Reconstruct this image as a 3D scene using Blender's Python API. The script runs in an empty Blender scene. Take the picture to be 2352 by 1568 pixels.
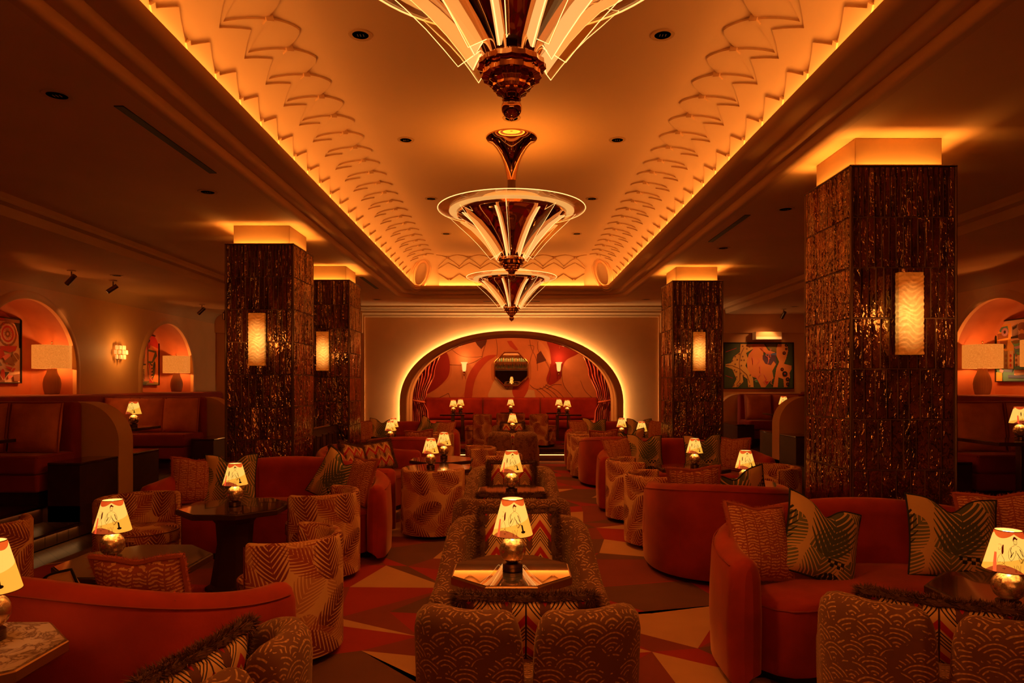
import bpy, bmesh, math, random
from math import sin, cos, pi, sqrt, atan2, radians, floor, exp
from mathutils import Vector, Matrix
random.seed(7)
SC = bpy.context.scene
COL = SC.collection
# ---------------------------------------------------------------- camera, world, exposure
F = 1568.0; CX = 1175.0; HY = 884.0; EYE = 1.6
cam_d = bpy.data.cameras.new('camera'); cam_d.sensor_width = 36.0; cam_d.lens = 24.0
cam_d.shift_y = (HY-784.0)/2352.0; cam_d.shift_x = (1176.0-CX)/2352.0
cam_d.clip_start = 0.05; cam_d.clip_end = 100
cam = bpy.data.objects.new('camera', cam_d); COL.objects.link(cam)
cam.location = (0, 0, EYE); cam.rotation_euler = (pi/2, 0, 0)
SC.camera = cam
SC.view_settings.view_transform = 'Standard'
SC.view_settings.look = 'None'
SC.view_settings.gamma = 1.0
SC.view_settings.use_curve_mapping = False
SC.view_settings.exposure = 0.0
w = bpy.data.worlds.new('world'); SC.world = w; w.use_nodes = True
w.node_tree.nodes['Background'].inputs[0].default_value = (1, .3, .06, 1)
w.node_tree.nodes['Background'].inputs[1].default_value = 0.0
SC.cycles.max_bounces = 9; SC.cycles.diffuse_bounces = 5; SC.cycles.glossy_bounces = 4
SC.cycles.transmission_bounces = 6; SC.cycles.transparent_max_bounces = 8
SC.cycles.caustics_reflective = False; SC.cycles.caustics_refractive = False
SC.cycles.sample_clamp_indirect = 4.0
SC.cycles.use_denoising = True; SC.cycles.use_adaptive_sampling = True; SC.cycles.adaptive_threshold = .02
WARM = (1.0, .31, .035)
def area_light(name, loc, sx, sy, power, col=WARM, rot=(0,0,0), spread=pi):
    d = bpy.data.lights.new(name, 'AREA'); d.shape = 'RECTANGLE'; d.size = sx; d.size_y = sy
    d.energy = power; d.color = col; d.spread = spread
    o = bpy.data.objects.new(name, d); COL.objects.link(o); o.location = loc; o.rotation_euler = rot
    return o
def point_light(name, loc, power, col=WARM, rad=.03):
    d = bpy.data.lights.new(name, 'POINT'); d.energy = power; d.color = col; d.shadow_soft_size = rad
    o = bpy.data.objects.new(name, d); COL.objects.link(o); o.location = loc; return o
def spot_light(name, loc, target, power, ang, col=WARM, blend=.6, rad=.03):
    d = bpy.data.lights.new(name, 'SPOT'); d.energy = power; d.color = col; d.shadow_soft_size = rad
    d.spot_size = radians(ang); d.spot_blend = blend
    o = bpy.data.objects.new(name, d); COL.objects.link(o); o.location = loc
    o.rotation_euler = (Vector(target)-Vector(loc)).to_track_quat('-Z', 'Y').to_euler(); return o
UP = (pi, 0, 0)
# cove lighting: strips lying in the trough behind the lip, shining up onto the vault
LX, LY0, LY1 = 1.934, -1.5, 13.75
CP = 3.2
for s in (-1, 1):
    area_light('cove_strip_light', (s*(LX+.07), (LY0+LY1)/2, 3.605), .03, LY1-LY0, CP*(LY1-LY0), (1,.385,.075), UP)
area_light('cove_strip_light', (0, LY1+.07, 3.605), 2*LX, .03, CP*2*LX, (1,.385,.075), UP)
area_light('cove_strip_light', (0, LY0-.07, 3.605), 2*LX, .03, CP*2*LX, (1,.385,.075), UP)
# spots in the alcove that wash the mural and the curtains
for x in (-1.6, -.55, .55, 1.6):
    spot_light('alcove_spot', (x, 16.3, 3.0), (x*1.05, 18.2, 1.9), 58, 88, (1,.30,.055))
for s in (-1, 1):
    spot_light('alcove_spot', (s*1.0, 15.72, 2.52), (s*2.15, 16.3, 1.35), 190, 70, (1,.33,.08))

# ---------------------------------------------------------------- shader expressions
class S:
    def __init__(s, nt, v): s.nt = nt; s.v = v
    def m(s, op, *a):
        n = s.nt.nodes.new('ShaderNodeMath'); n.operation = op
        for i, x in enumerate((s,)+a):
            x = x.v if isinstance(x, S) else x
            if isinstance(x, (int, float)): n.inputs[i].default_value = x
            else: s.nt.links.new(x, n.inputs[i])
        return S(s.nt, n.outputs[0])
    def __add__(s, o): return s.m('ADD', o)
    __radd__ = __add__
    def __sub__(s, o): return s.m('SUBTRACT', o)
    def __rsub__(s, o): return S(s.nt, float(o)).m('SUBTRACT', s)
    def __mul__(s, o): return s.m('MULTIPLY', o)
    __rmul__ = __mul__
    def __truediv__(s, o): return s.m('DIVIDE', o)
    def sin(s): return s.m('SINE')
    def cos(s): return s.m('COSINE')
    def fr(s): return s.m('FRACT')
    def fl(s): return s.m('FLOOR')
    def ab(s): return s.m('ABSOLUTE')
    def sq(s): return s.m('SQRT')
    def lt(s, o): return s.m('LESS_THAN', o)
    def gt(s, o): return s.m('GREATER_THAN', o)
    def mn(s, o): return s.m('MINIMUM', o)
    def mx(s, o): return s.m('MAXIMUM', o)
    def mod(s, o): return s.m('FLOORED_MODULO', o)
    def sel(s, a, b): return s*a + (1-s)*b      # s?a:b
def lin(c):
    return tuple(((x/255)/12.92 if x <= 10 else (((x/255)+.055)/1.055)**2.4) for x in c)
class Mat:
    def __init__(s, name):
        s.m = bpy.data.materials.new(name); s.m.use_nodes = True; s.nt = s.m.node_tree
        s.b = s.nt.nodes['Principled BSDF']
    def set(s, **k):
        for a, v in k.items():
            i = s.b.inputs[a.replace('_', ' ')]
            if isinstance(v, S): v = v.v
            if isinstance(v, bpy.types.NodeSocket): s.nt.links.new(v, i)
            else: i.default_value = (*v, 1) if isinstance(v, tuple) and len(v) == 3 and i.type == 'RGBA' else v
        return s
    def node(s, t, **k):
        n = s.nt.nodes.new(t)
        for a, v in k.items(): setattr(n, a, v)
        return n
    def coord(s, kind='Object'):
        n = s.node('ShaderNodeTexCoord'); x = s.node('ShaderNodeSeparateXYZ')
        s.nt.links.new(n.outputs[kind], x.inputs[0])
        return [S(s.nt, o) for o in x.outputs]
    def vec(s, x, y, z=0.0):
        n = s.node('ShaderNodeCombineXYZ')
        for i, q in enumerate((x, y, z)):
            q = q.v if isinstance(q, S) else q
            if isinstance(q, (int, float)): n.inputs[i].default_value = q
            else: s.nt.links.new(q, n.inputs[i])
        return n.outputs[0]
    def noise(s, vec=None, scale=5, detail=3, rough=.5, dist=0):
        n = s.node('ShaderNodeTexNoise'); n.inputs['Scale'].default_value = scale
        n.inputs['Detail'].default_value = detail; n.inputs['Roughness'].default_value = rough
        n.inputs['Distortion'].default_value = dist
        if vec is None: vec = s.node('ShaderNodeTexCoord').outputs['Object']
        s.nt.links.new(vec, n.inputs['Vector']); return S(s.nt, n.outputs[0])
    def mix(s, f, a, b):
        n = s.node('ShaderNodeMix', data_type='RGBA')
        for i, q in ((0, f), (6, a), (7, b)):
            q = q.v if isinstance(q, S) else q
            if isinstance(q, (int, float)): n.inputs[i].default_value = q
            elif isinstance(q, tuple): n.inputs[i].default_value = (*q, 1)
            else: s.nt.links.new(q, n.inputs[i])
        return n.outputs[2]
    def bump(s, h, strength=.3, dist=.01):
        n = s.node('ShaderNodeBump'); n.inputs['Strength'].default_value = strength
        n.inputs['Distance'].default_value = dist
        s.nt.links.new(h.v if isinstance(h, S) else h, n.inputs['Height'])
        s.nt.links.new(n.outputs[0], s.b.inputs['Normal']); return s
    def boxuv(s):
        x, y, z = s.coord('Object'); nx, ny, nz = s.coord('Normal')
        ax, ay, az = nx.ab(), ny.ab(), nz.ab()
        top = az.gt(.75); side = ax.gt(ay)
        u = top.sel(x, side.sel(y, x)); v = top.sel(y, z)
        return u, v
M = {}
def flat(name, col, rough=.6, **k):
    if name in M: return M[name]
    a = Mat(name); a.set(Base_Color=col, Roughness=rough, **k); M[name] = a.m; return a.m
def mottled(name, c1, c2, scale=3, rough=.8, bump=0, bs=40, sheen=0, **k):
    a = Mat(name); n = a.noise(scale=scale, detail=4)
    f = ((n-.3)*2.2).mx(0).mn(1)
    a.set(Base_Color=a.mix(f, c1, c2), Roughness=rough, **k)
    if sheen: a.set(Sheen_Weight=sheen, Sheen_Roughness=.4, Sheen_Tint=(1, .5, .25))
    if bump: a.bump(a.noise(scale=bs, detail=2), bump, .005)
    M[name] = a.m; return a.m
PL = (.80, .50, .245)
mottled('plaster', (.62,.36,.14), (.70,.41,.16), 1.3, .75, .12, 9)
mottled('vault_plaster', (.78,.50,.24), (.82,.53,.26), 1.0, .7)
mottled('wall_plaster', (.74,.39,.13), (.86,.46,.16), 1.6, .6, .15, 7)
mottled('niche_plaster', (.44,.125,.035), (.58,.18,.055), 2.5, .7)
mottled('velvet', (.27,.010,.004), (.52,.034,.008), 3.2, .85, .15, 60, .5)
mottled('velvet_dark', (.24,.014,.006), (.34,.024,.008), 2.5, .85, .15, 60, .3)
mottled('booth_fabric', (.62,.16,.05), (.85,.27,.09), 5, .9, .4, 50, .3)
mottled('dark_wood', (.030,.010,.005), (.050,.016,.007), 6, .5, Specular_Tint=(1,.5,.25))
mottled('dark_lacquer', (.045,.014,.006), (.09,.026,.010), 3, .1, Coat_Weight=.6)
flat('black', (.006,.004,.003), .5)
flat('dark_bronze', (.16,.08,.035), .35, Metallic=1.0)
flat('bronze_rim', (.55,.29,.12), .32, Metallic=.9)
flat('brass', (.75,.40,.15), .22, Metallic=1.0)
flat('copper_mirror', (.55,.26,.12), .05, Metallic=1.0)
flat('mirror', (.9,.85,.8), .01, Metallic=1.0)
flat('steel', (.6,.45,.33), .3, Metallic=1.0)
flat('lip', (.58,.33,.13), .7)
flat('fringe', (.48,.10,.035), .9)
flat('fur', (.13,.045,.018), .85)
flat('fur_tip', (.26,.10,.045), .85)
flat('piping', (.34,.035,.012), .8)
flat('piping_dark', (.20,.02,.01), .8)
flat('black_piping', (.012,.010,.006), .7)
flat('ceramic', (.40,.20,.09), .55)
def emit(name, col, st, base=(.8,.6,.35)):
    a = Mat(name); a.set(Base_Color=base, Roughness=.5, Emission_Color=col, Emission_Strength=st); M[name] = a.m; return a
emit('led', (1,.66,.33), 60)
emit('bulb', (1,.75,.4), 12)
emit('glow_ring', (1,.46,.11), .75)
emit('led_dim', (1,.45,.13), 3.0)
a = Mat('glass'); a.set(Base_Color=(1,.93,.85), Roughness=.02, Transmission_Weight=1.0, IOR=1.3); M['glass'] = a.m
# thin glass: mostly transparent with a reflective skin
a = Mat('clear_blade'); nt = a.nt
tr = a.node('ShaderNodeBsdfTransparent'); gl = a.node('ShaderNodeBsdfGlossy'); gl.inputs['Roughness'].default_value = .04
tr.inputs[0].default_value = (1,.9,.75,1); fz = a.node('ShaderNodeLayerWeight'); fz.inputs[0].default_value = .12
mx_ = a.node('ShaderNodeMixShader'); nt.links.new(fz.outputs['Facing'], mx_.inputs[0]); nt.links.new(tr.outputs[0], mx_.inputs[1]); nt.links.new(gl.outputs[0], mx_.inputs[2])
nt.links.new(mx_.outputs[0], nt.nodes['Material Output'].inputs[0]); M['clear_blade'] = a.m
emit('blade_edge', (1,.52,.16), 2.2)
a = emit('frosted', (1,.44,.12), .95)
# linen lamp shade lit from inside
a = emit('linen', (1,.33,.075), 1.0, (.16,.06,.02)); x, y, z = a.coord()
n1 = a.noise(a.vec(x*60, y*60, z*6), 6, 2); n2 = a.noise(a.vec(x*6, y*6, z*60), 6, 2)
f = ((n1+n2)-.6)*1.2
a.set(Emission_Color=a.mix(f.mx(0).mn(1), (.46,.085,.006), (1.0,.28,.035)))
# small lamp shade: glowing parchment; brighter low down where the bulb sits is left to the bulb itself
a = emit('parchment', (1,.60,.12), 1.0, (.75,.55,.3)); x, y, z = a.coord()
ang = x.m('ARCTAN2', y*-1)           # 0 at the front, radians
zz = (z-.168)/.165                   # 0 bottom .. 1 top
sc = (ang*2.0-.24).sin().ab()
scallop = zz.gt(.955-.12*sc)
hump = zz.lt(.20*((ang*1.0+.42).cos().mx(0)*3-2.05).mx(0))
tabl = zz.lt(.33+ang*.12)
c = a.mix(tabl, (1,.57,.10), (.86,.38,.035))
c = a.mix(scallop, c, (.60,.05,.006)); c = a.mix(hump, c, (.26,.022,.006))
gown = (zz.lt(.48))*((ang+.82+(zz-.2)*.25).ab().lt(.085-(zz-.22).ab()*.06))
c = a.mix(gown, c, (1.0,.075,.02))
a.set(Emission_Color=c, Emission_Strength=1.0)
def ink(name, col): return flat(name, col, .8)
ink('ink_brown', (.16,.035,.008)); ink('ink_black', (.01,.006,.004)); ink('ink_red', (.35,.015,.008))
# mercury glass
a = Mat('mercury_glass'); n = a.noise(scale=45, detail=6, rough=.7); n2 = a.noise(scale=16, detail=2)
f = ((n-.46)*9).mx(0).mn(1)*((n2-.35)*4).mx(0).mn(1)
a.set(Base_Color=a.mix(f, (.90,.60,.33), (.17,.07,.03)), Metallic=.92, Roughness=f*.35+.17); a.bump(n, .35, .004); M['mercury_glass'] = a.m
# glazed tile
a = Mat('glazed_tile'); at = a.node('ShaderNodeVertexColor', layer_name='tint')
sp = a.node('ShaderNodeSeparateColor'); a.nt.links.new(at.outputs[0], sp.inputs[0])
r = S(a.nt, sp.outputs[0]); g = S(a.nt, sp.outputs[1])
x, y, z = a.coord()
n = a.noise(a.vec(x+r*3, y+r*3, z*.5+r*7), 30, 2, .45, .8); n2 = a.noise(a.vec(x, y, z*.5+g*5), 9, 2)
col = a.mix(((n2-.35)*3).mx(0).mn(1), (.020,.004,.002), (.26,.060,.016))
a.set(Base_Color=col, Metallic=.35, Roughness=.04, IOR=2.3, Specular_IOR_Level=1.0, Specular_Tint=(1,.62,.30)); a.bump(n*1.0+n2*1.2, 1.0, .012); M['glazed_tile'] = a.m
flat('grout', (.22,.10,.04), .6)
# wave (overlapping fans) upholstery
def fan(a, u, v, rings=4.0):
    p = .27
    k0 = (v/p).fl()-1
    def d(k):
        h = k.mod(2)*.5; du = (u-h).fr()-.5; dv = v-k*p
        return (du*du+dv*dv).sq(), du
    d0, u0 = d(k0); d1, u1 = d(k0+1)
    inside = d0.lt(.53); dd = inside.sel(d0, d1)
    return dd, inside.sel(u0, u1)
a = Mat('wave_upholstery'); u, v = a.boxuv()
nn = a.noise(scale=14, detail=3); uu = u/.145+(nn-.5)*.12; vv = v/.145+(nn-.5)*.12
dd, du = fan(a, uu, vv)
ring = (dd*8.6).fr().gt(.70); hat = ((du*60).sin()*.5+.5)*.4+.6
gate = a.noise(scale=18, detail=2).gt(.45); core = dd.lt(.035)
edge = (dd-.47).gt(0)
f = (ring*gate*(1-edge)*hat).mx(core)
a.set(Base_Color=a.mix(f, (.17,.055,.018), (.66,.34,.13)), Roughness=.85, Sheen_Weight=.25, Sheen_Tint=(1,.6,.3)); a.bump(f, .5, .004)
M['wave_upholstery'] = a.m
# leaf prints: voronoi cells each carry one frond
def fronds(a, u, v, scale, n=16, wid=.30, slope=1.1, seed=0.0, duty=.62):
    vo = a.node('ShaderNodeTexVoronoi'); vo.voronoi_dimensions = '2D'; vo.inputs['Scale'].default_value = 1.0; vo.inputs['Randomness'].default_value = .55
    a.nt.links.new(a.vec(u*scale+seed, v*scale+seed*1.7), vo.inputs['Vector'])
    ps = a.node('ShaderNodeSeparateXYZ'); a.nt.links.new(vo.outputs['Position'], ps.inputs[0])
    cs = a.node('ShaderNodeSeparateColor'); a.nt.links.new(vo.outputs['Color'], cs.inputs[0])
    px = u*scale+seed-S(a.nt, ps.outputs[0]); py = v*scale+seed*1.7-S(a.nt, ps.outputs[1])
    an = (S(a.nt, cs.outputs[0])-.5)*2.4
    lx = px*an.cos()-py*an.sin(); ly = px*an.sin()+py*an.cos()
    lx = lx+ly*ly*.25
    al = lx.ab(); env = al.lt(wid*(1.0-((ly+.02)/.52)*((ly+.02)/.52)).mx(0).sq())
    tp = al/wid; strp = ((ly-al*slope-al*al*1.2)*n).fr().lt(duty*(1-tp*tp*.75)).mx(al.lt(.008))
    return env*strp, env, S(a.nt, cs.outputs[1])
a = Mat('palm_upholstery'); x, y, z = a.coord(); nx, ny, nz = a.coord('Normal')
top = nz.ab().gt(.7); th = x.m('ARCTAN2', y)*.28
u = top.sel(x, th); v = top.sel(y, z)
f1, e1, r1 = fronds(a, u, v, 3.5, 9, .30, 1.1, 0.0, .74)
f2, e2, r2 = fronds(a, u, v, 3.9, 9, .32, 1.1, 3.37, .72); f3, e3, r3 = fronds(a, u, v, 3.7, 9, .30, 1.1, 7.77, .74)
c = a.mix(f2, (.78,.42,.16), (.55,.20,.065)); c = a.mix(f3*(1-e1), c, (.36,.055,.018)); c = a.mix(f1, c, a.mix(r1, (.16,.012,.005), (.28,.035,.012)))
a.set(Base_Color=c, Roughness=.9); M['palm_upholstery'] = a.m
a = Mat('palm_print'); x, y, z = a.coord()
f1, e1, r1 = fronds(a, x, z, 2.7, 9, .40, .8, 1.21, .80)
f2, e2, r2 = fronds(a, x, z, 3.6, 9, .40, .9, 5.4, .76)
chk = ((x*45).fl()+(z*45).fl()).mod(2).lt(.5)*((x-.06).ab().lt(.055))*((z+.13).ab().lt(.022))
c = a.mix(f2, (.72,.42,.16), (.17,.15,.045)); c = a.mix(f1, c, a.mix(r1.gt(.5), (.020,.020,.010), (.085,.085,.030))); c = a.mix(chk, c, (.01,.01,.006))
a.set(Base_Color=c, Roughness=.85); M['palm_print'] = a.m
a = Mat('zigzag_print'); x, y, z = a.coord()
tri = ((x*8.2).fr()-.5).ab()*2
h = z*12-tri*1.15; band = h.fr(); row = h.fl().mod(2)
w1 = band.lt(.52); fine = ((h*4.0).fr()).lt(.38)
vl = ((x*4.1+.5).fr()-.5).ab().lt(.012)
c = a.mix(w1, (.80,.44,.18), (.50,.012,.006)); c2 = a.mix(fine, (.80,.44,.18), (.035,.012,.006)); c = a.mix(row, c, c2); 
wed = row*tri.lt(.28)*band.gt(.35); c = a.mix(wed, c, (.15,.04,.02)); c = a.mix(vl, c, (.05,.012,.006))
a.set(Base_Color=c, Roughness=.85); M['zigzag_print'] = a.m
a = Mat('ripple_weave'); x, y, z = a.coord(); nn = a.noise(scale=30, detail=2)
rip = ((z*62+(x*70).sin()*.22+(nn-.5)*1.6).fr()).gt(.55); gap = ((x*14).fr()).gt(.90); gate = a.noise(scale=60, detail=1).gt(.40)
f = rip*(1-gap)*gate
a.set(Base_Color=a.mix(f, (.40,.075,.026), (.80,.38,.15)), Roughness=.9); a.bump(f, .5, .004); M['ripple_weave'] = a.m
# curtain
a = Mat('curtain_silk'); at = a.node('ShaderNodeUVMap'); sx = a.node('ShaderNodeSeparateXYZ'); a.nt.links.new(at.outputs[0], sx.inputs[0])
u = S(a.nt, sx.outputs[0]); v = S(a.nt, sx.outputs[1])
wv = ((u*5+(v*4.2).sin()*.35).fr()-.5).ab(); vein = wv.lt(.05); hb = ((v*22-wv*9).fr()).lt(.35)*wv.lt(.40)
c = a.mix(hb, (.46,.050,.025), (.66,.13,.06)); c = a.mix(vein, c, (.85,.42,.20))
a.set(Base_Color=c, Roughness=.42, Sheen_Weight=.3); M['curtain_silk'] = a.m
# marble / stone table tops
a = Mat('cream_marble'); n = a.noise(scale=9, detail=6, rough=.6, dist=1.6)
f = (1-(n-.5).ab()*14).mx(0).mn(1)
a.set(Base_Color=a.mix(f, (.52,.32,.18), (.17,.075,.04)), Roughness=.16); M['cream_marble'] = a.m
a = Mat('bronze_mirror_top'); n = a.noise(scale=6, detail=3); a.set(Base_Color=(.62,.42,.25), Metallic=.9, Roughness=.015); M['bronze_mirror_top'] = a.m
a = Mat('smoked_top'); a.set(Base_Color=(.10,.045,.022), Metallic=.45, Roughness=.05, IOR=1.8); M['smoked_top'] = a.m
# herringbone boards
a = Mat('wood_floor'); x, y, z = a.coord(); u = x*.707+y*.707; v = y*.707-x*.707
k = (u*8).fl(); g1 = ((u*8).fr()-.5).ab().gt(.47); g2 = ((v*1.6+k*.5).fr()-.5).ab().gt(.494); n = a.noise(a.vec(u*14, v*1.2), 3, 3)
a.set(Base_Color=a.mix(g1.mx(g2), a.mix(n, (.05,.024,.012), (.11,.055,.026)), (.01,.005,.003)), Roughness=.33); M['wood_floor'] = a.m
for nm, c1, c2 in (('carpet_red', (.36,.016,.008), (.44,.024,.010)), ('carpet_rust', (.24,.035,.012), (.30,.048,.016)),
                   ('carpet_brown', (.15,.050,.018), (.20,.068,.024)), ('carpet_tan', (.56,.27,.10), (.66,.33,.12))):
    mottled(nm, c1, c2, 2.2, .95, .35, 160)
# ---------------------------------------------------------------- mesh building
class G:
    def __init__(s): s.v = []; s.f = []; s.mi = []; s.uv = None; s.col = None
    def quadgrid(s, rows, closed_u=False, closed_v=False, m=0, flip=False):
        # rows: list of equal-length point lists
        b = len(s.v); nr = len(rows); nc = len(rows[0])
        for r in rows: s.v += [tuple(p) for p in r]
        for i in range(nr if closed_v else nr-1):
            i2 = (i+1) % nr
            for j in range(nc if closed_u else nc-1):
                j2 = (j+1) % nc
                q = (b+i*nc+j, b+i*nc+j2, b+i2*nc+j2, b+i2*nc+j)
                s.f.append(q[::-1] if flip else q); s.mi.append(m)
        return b
    def poly(s, pts, m=0):
        b = len(s.v); s.v += [tuple(p) for p in pts]; s.f.append(tuple(range(b, b+len(pts)))); s.mi.append(m)
    def box(s, c, d, m=0, rz=0):
        hx, hy, hz = d[0]/2, d[1]/2, d[2]/2; b = len(s.v); cr, sr = cos(rz), sin(rz)
        for z in (-hz, hz):
            for x, y in ((-hx,-hy),(hx,-hy),(hx,hy),(-hx,hy)):
                s.v.append((c[0]+x*cr-y*sr, c[1]+x*sr+y*cr, c[2]+z))
        for q in ((3,2,1,0),(4,5,6,7),(0,1,5,4),(1,2,6,5),(2,3,7,6),(3,0,4,7)):
            s.f.append(tuple(b+i for i in q)); s.mi.append(m)
    def bounds(s, x0, x1, y0, y1, z0, z1, m=0):
        s.box(((x0+x1)/2, (y0+y1)/2, (z0+z1)/2), (x1-x0, y1-y0, z1-z0), m)
    def lathe(s, prof, n=32, c=(0,0), m=0, a0=0, star=None):
        rows = []
        for r, z in prof:
            rows.append([(c[0]+(r*(1 if star is None else star(k/n)))*cos(a0+2*pi*k/n), c[1]+(r*(1 if star is None else star(k/n)))*sin(a0+2*pi*k/n), z) for k in range(n)])
        s.quadgrid(rows, closed_u=True, m=m)
        if prof[0][0] > 1e-6: s.poly(rows[0][::-1], m)
        if prof[-1][0] > 1e-6: s.poly(rows[-1], m)
    def prism(s, pts, z0, z1, m=0, bev=0):
        n = len(pts); cx = sum(p[0] for p in pts)/n; cy = sum(p[1] for p in pts)/n
        def ins(k): return [(cx+(p[0]-cx)*k, cy+(p[1]-cy)*k) for p in pts]
        R = max(math.hypot(p[0]-cx, p[1]-cy) for p in pts)
        L = [(1, z0), (1, z1)] if not bev else [(1-bev/R, z0), (1, z0+bev), (1, z1-bev), (1-bev/R, z1)]
        rows = [[(x, y, z) for x, y in ins(k)] for k, z in L]
        s.quadgrid(rows, closed_u=True, m=m); s.poly(rows[0][::-1], m); s.poly(rows[-1], m)
    def tube(s, pts, r, n=8, m=0, closed=False, cap=True):
        pts = [Vector(p) for p in pts]; N = len(pts); rows = []
        rr = r if isinstance(r, (list, tuple)) else [r]*N
        up = Vector((0,0,1)); prev = None
        for i, p in enumerate(pts):
            if closed: t = pts[(i+1) % N]-pts[i-1]
            else: t = pts[min(i+1, N-1)]-pts[max(i-1, 0)]
            if t.length < 1e-9: t = Vector((0,0,1))
            t.normalize()
            if prev is None:
                a = up if abs(t.z) < .9 else Vector((1,0,0)); e1 = a.cross(t).normalized()
            else:
                e1 = prev-t*prev.dot(t)
                e1 = e1.normalized() if e1.length > 1e-6 else up.cross(t).normalized()
            prev = e1; e2 = t.cross(e1)
            rows.append([tuple(p+e1*(rr[i]*cos(2*pi*k/n))+e2*(rr[i]*sin(2*pi*k/n))) for k in range(n)])
        s.quadgrid(rows, closed_u=True, closed_v=closed, m=m)
        if not closed and cap: s.poly(rows[0][::-1], m); s.poly(rows[-1], m)
    def mesh(s, name, mats, smooth=40):
        me = bpy.data.meshes.new(name); me.from_pydata(s.v, [], s.f)
        mats = mats if isinstance(mats, (list, tuple)) else [mats]
        for k in mats: me.materials.append(M[k])
        me.polygons.foreach_set('material_index', s.mi)
        if s.uv:
            l = me.uv_layers.new(name='UVMap'); fl = []
            for p in s.f:
                for vi in p: fl += list(s.uv[vi])
            l.data.foreach_set('uv', fl)
        if s.col:
            l = me.color_attributes.new(name='tint', type='FLOAT_COLOR', domain='CORNER'); fl = []
            for p, c in zip(s.f, s.col):
                for vi in p: fl += [c[0], c[1], c[2], 1]
            l.data.foreach_set('color', fl)
        me.validate(); me.update()
        if smooth:
            me.polygons.foreach_set('use_smooth', [True]*len(me.polygons))
            me.set_sharp_from_angle(angle=radians(smooth))
        return me
def fixn(me):
    b = bmesh.new(); b.from_mesh(me); bmesh.ops.recalc_face_normals(b, faces=b.faces); b.to_mesh(me); b.free(); return me
def obj(name, g, mats, parent=None, smooth=40, loc=None, rot=None, bevel=0, fix=True, segs=2):
    me = g.mesh(name, mats, smooth) if isinstance(g, G) else g
    if fix and isinstance(g, G): fixn(me)
    o = bpy.data.objects.new(name, me); COL.objects.link(o)
    if parent: o.parent = parent
    if loc: o.location = loc
    if rot: o.rotation_euler = rot
    if bevel:
        md = o.modifiers.new('bevel', 'BEVEL'); md.width = bevel; md.segments = segs; md.limit_method = 'ANGLE'
    return o
def tag(o, label=None, cat=None, group=None, kind=None):
    if label: o['label'] = label
    if cat: o['category'] = cat
    if group: o['group'] = group
    if kind: o['kind'] = kind
    return o
def struct(name, g, mats, smooth=40, **k): return tag(obj(name, g, mats, smooth=smooth, **k), kind='structure')
def thing(name, label, cat, loc=(0,0,0), rz=0, group=None):
    o = bpy.data.objects.new(name, None); COL.objects.link(o); o.empty_display_size = .1
    o.location = loc; o.rotation_euler = (0, 0, radians(rz)); return tag(o, label, cat, group)
def copy_tree(o, parent=None):
    c = o.copy(); COL.objects.link(c)
    if parent: c.parent = parent
    for ch in [q for q in bpy.data.objects if q.parent == o]: copy_tree(ch, c)
    return c
PROTO = {}
def place(kind, build, label, cat, loc, rz=0, group=None, tilt=None, scale=None):
    if kind not in PROTO: o = PROTO[kind] = build()
    else: o = copy_tree(PROTO[kind])
    o.location = loc; o.rotation_euler = (tilt[0] if tilt else 0, tilt[1] if tilt else 0, radians(rz))
    if scale: o.scale = scale if isinstance(scale, tuple) else (scale,)*3
    return tag(o, label, cat, group)
def spike_fringe(g, path, normals, r, length, count, m0, m1, rnd, droop=0):
    # short tapered tufts growing from a soft roll along the path
    N = len(path)
    for _ in range(count):
        k = rnd.random()*N; i = int(k) % N; j = (i+1) % N; t = k-int(k)
        p = Vector(path[i]).lerp(Vector(path[j]), t); n = Vector(normals[i])
        d = (n*rnd.uniform(.3, 1)+Vector((rnd.uniform(-1,1), rnd.uniform(-1,1), rnd.uniform(-1,1)-droop))*.75).normalized()
        q = p+d*r*rnd.uniform(.5, 1); e = q+d*length*rnd.uniform(.6, 1.1)
        sd = d.cross(Vector((rnd.uniform(-1,1), rnd.uniform(-1,1), rnd.uniform(-1,1)))).normalized()*length*.065
        b = len(g.v); g.v += [tuple(q-sd), tuple(q+sd), tuple(e)]; g.f.append((b, b+1, b+2)); g.mi.append(m1 if rnd.random() < .4 else m0)

# ---------------------------------------------------------------- cushions
def cushion_grid(w, h, t, chop=0, n=22, pinch=.07, wob=0.0, rnd=None):
    front, back, rim = [], [], []
    for j in range(n+1):
        v = -1+2*j/n; rf, rb = [], []
        for i in range(n+1):
            u = -1+2*i/n
            x = u*w/2*(1-pinch*(1-v*v)); z = v*h/2*(1-pinch*(1-u*u))
            if chop and v > 0: z -= chop*h*v*exp(-(u/.33)**2)
            d = t/2*((1-abs(u)**2.6)*(1-abs(v)**2.6))**.5
            d *= 1+wob*sin(3*u+2*v)
            rf.append((x, -d, z)); rb.append((x, d, z))
        front.append(rf); back.append(rb)
    for i in range(n): rim.append(front[0][i])
    for j in range(n): rim.append(front[j][n])
    for i in range(n, 0, -1): rim.append(front[n][i])
    for j in range(n, 0, -1): rim.append(front[j][0])
    return front, back, rim
def rim_normals(rim):
    return [Vector((p[0], 0, p[2])).normalized() for p in rim]
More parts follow.
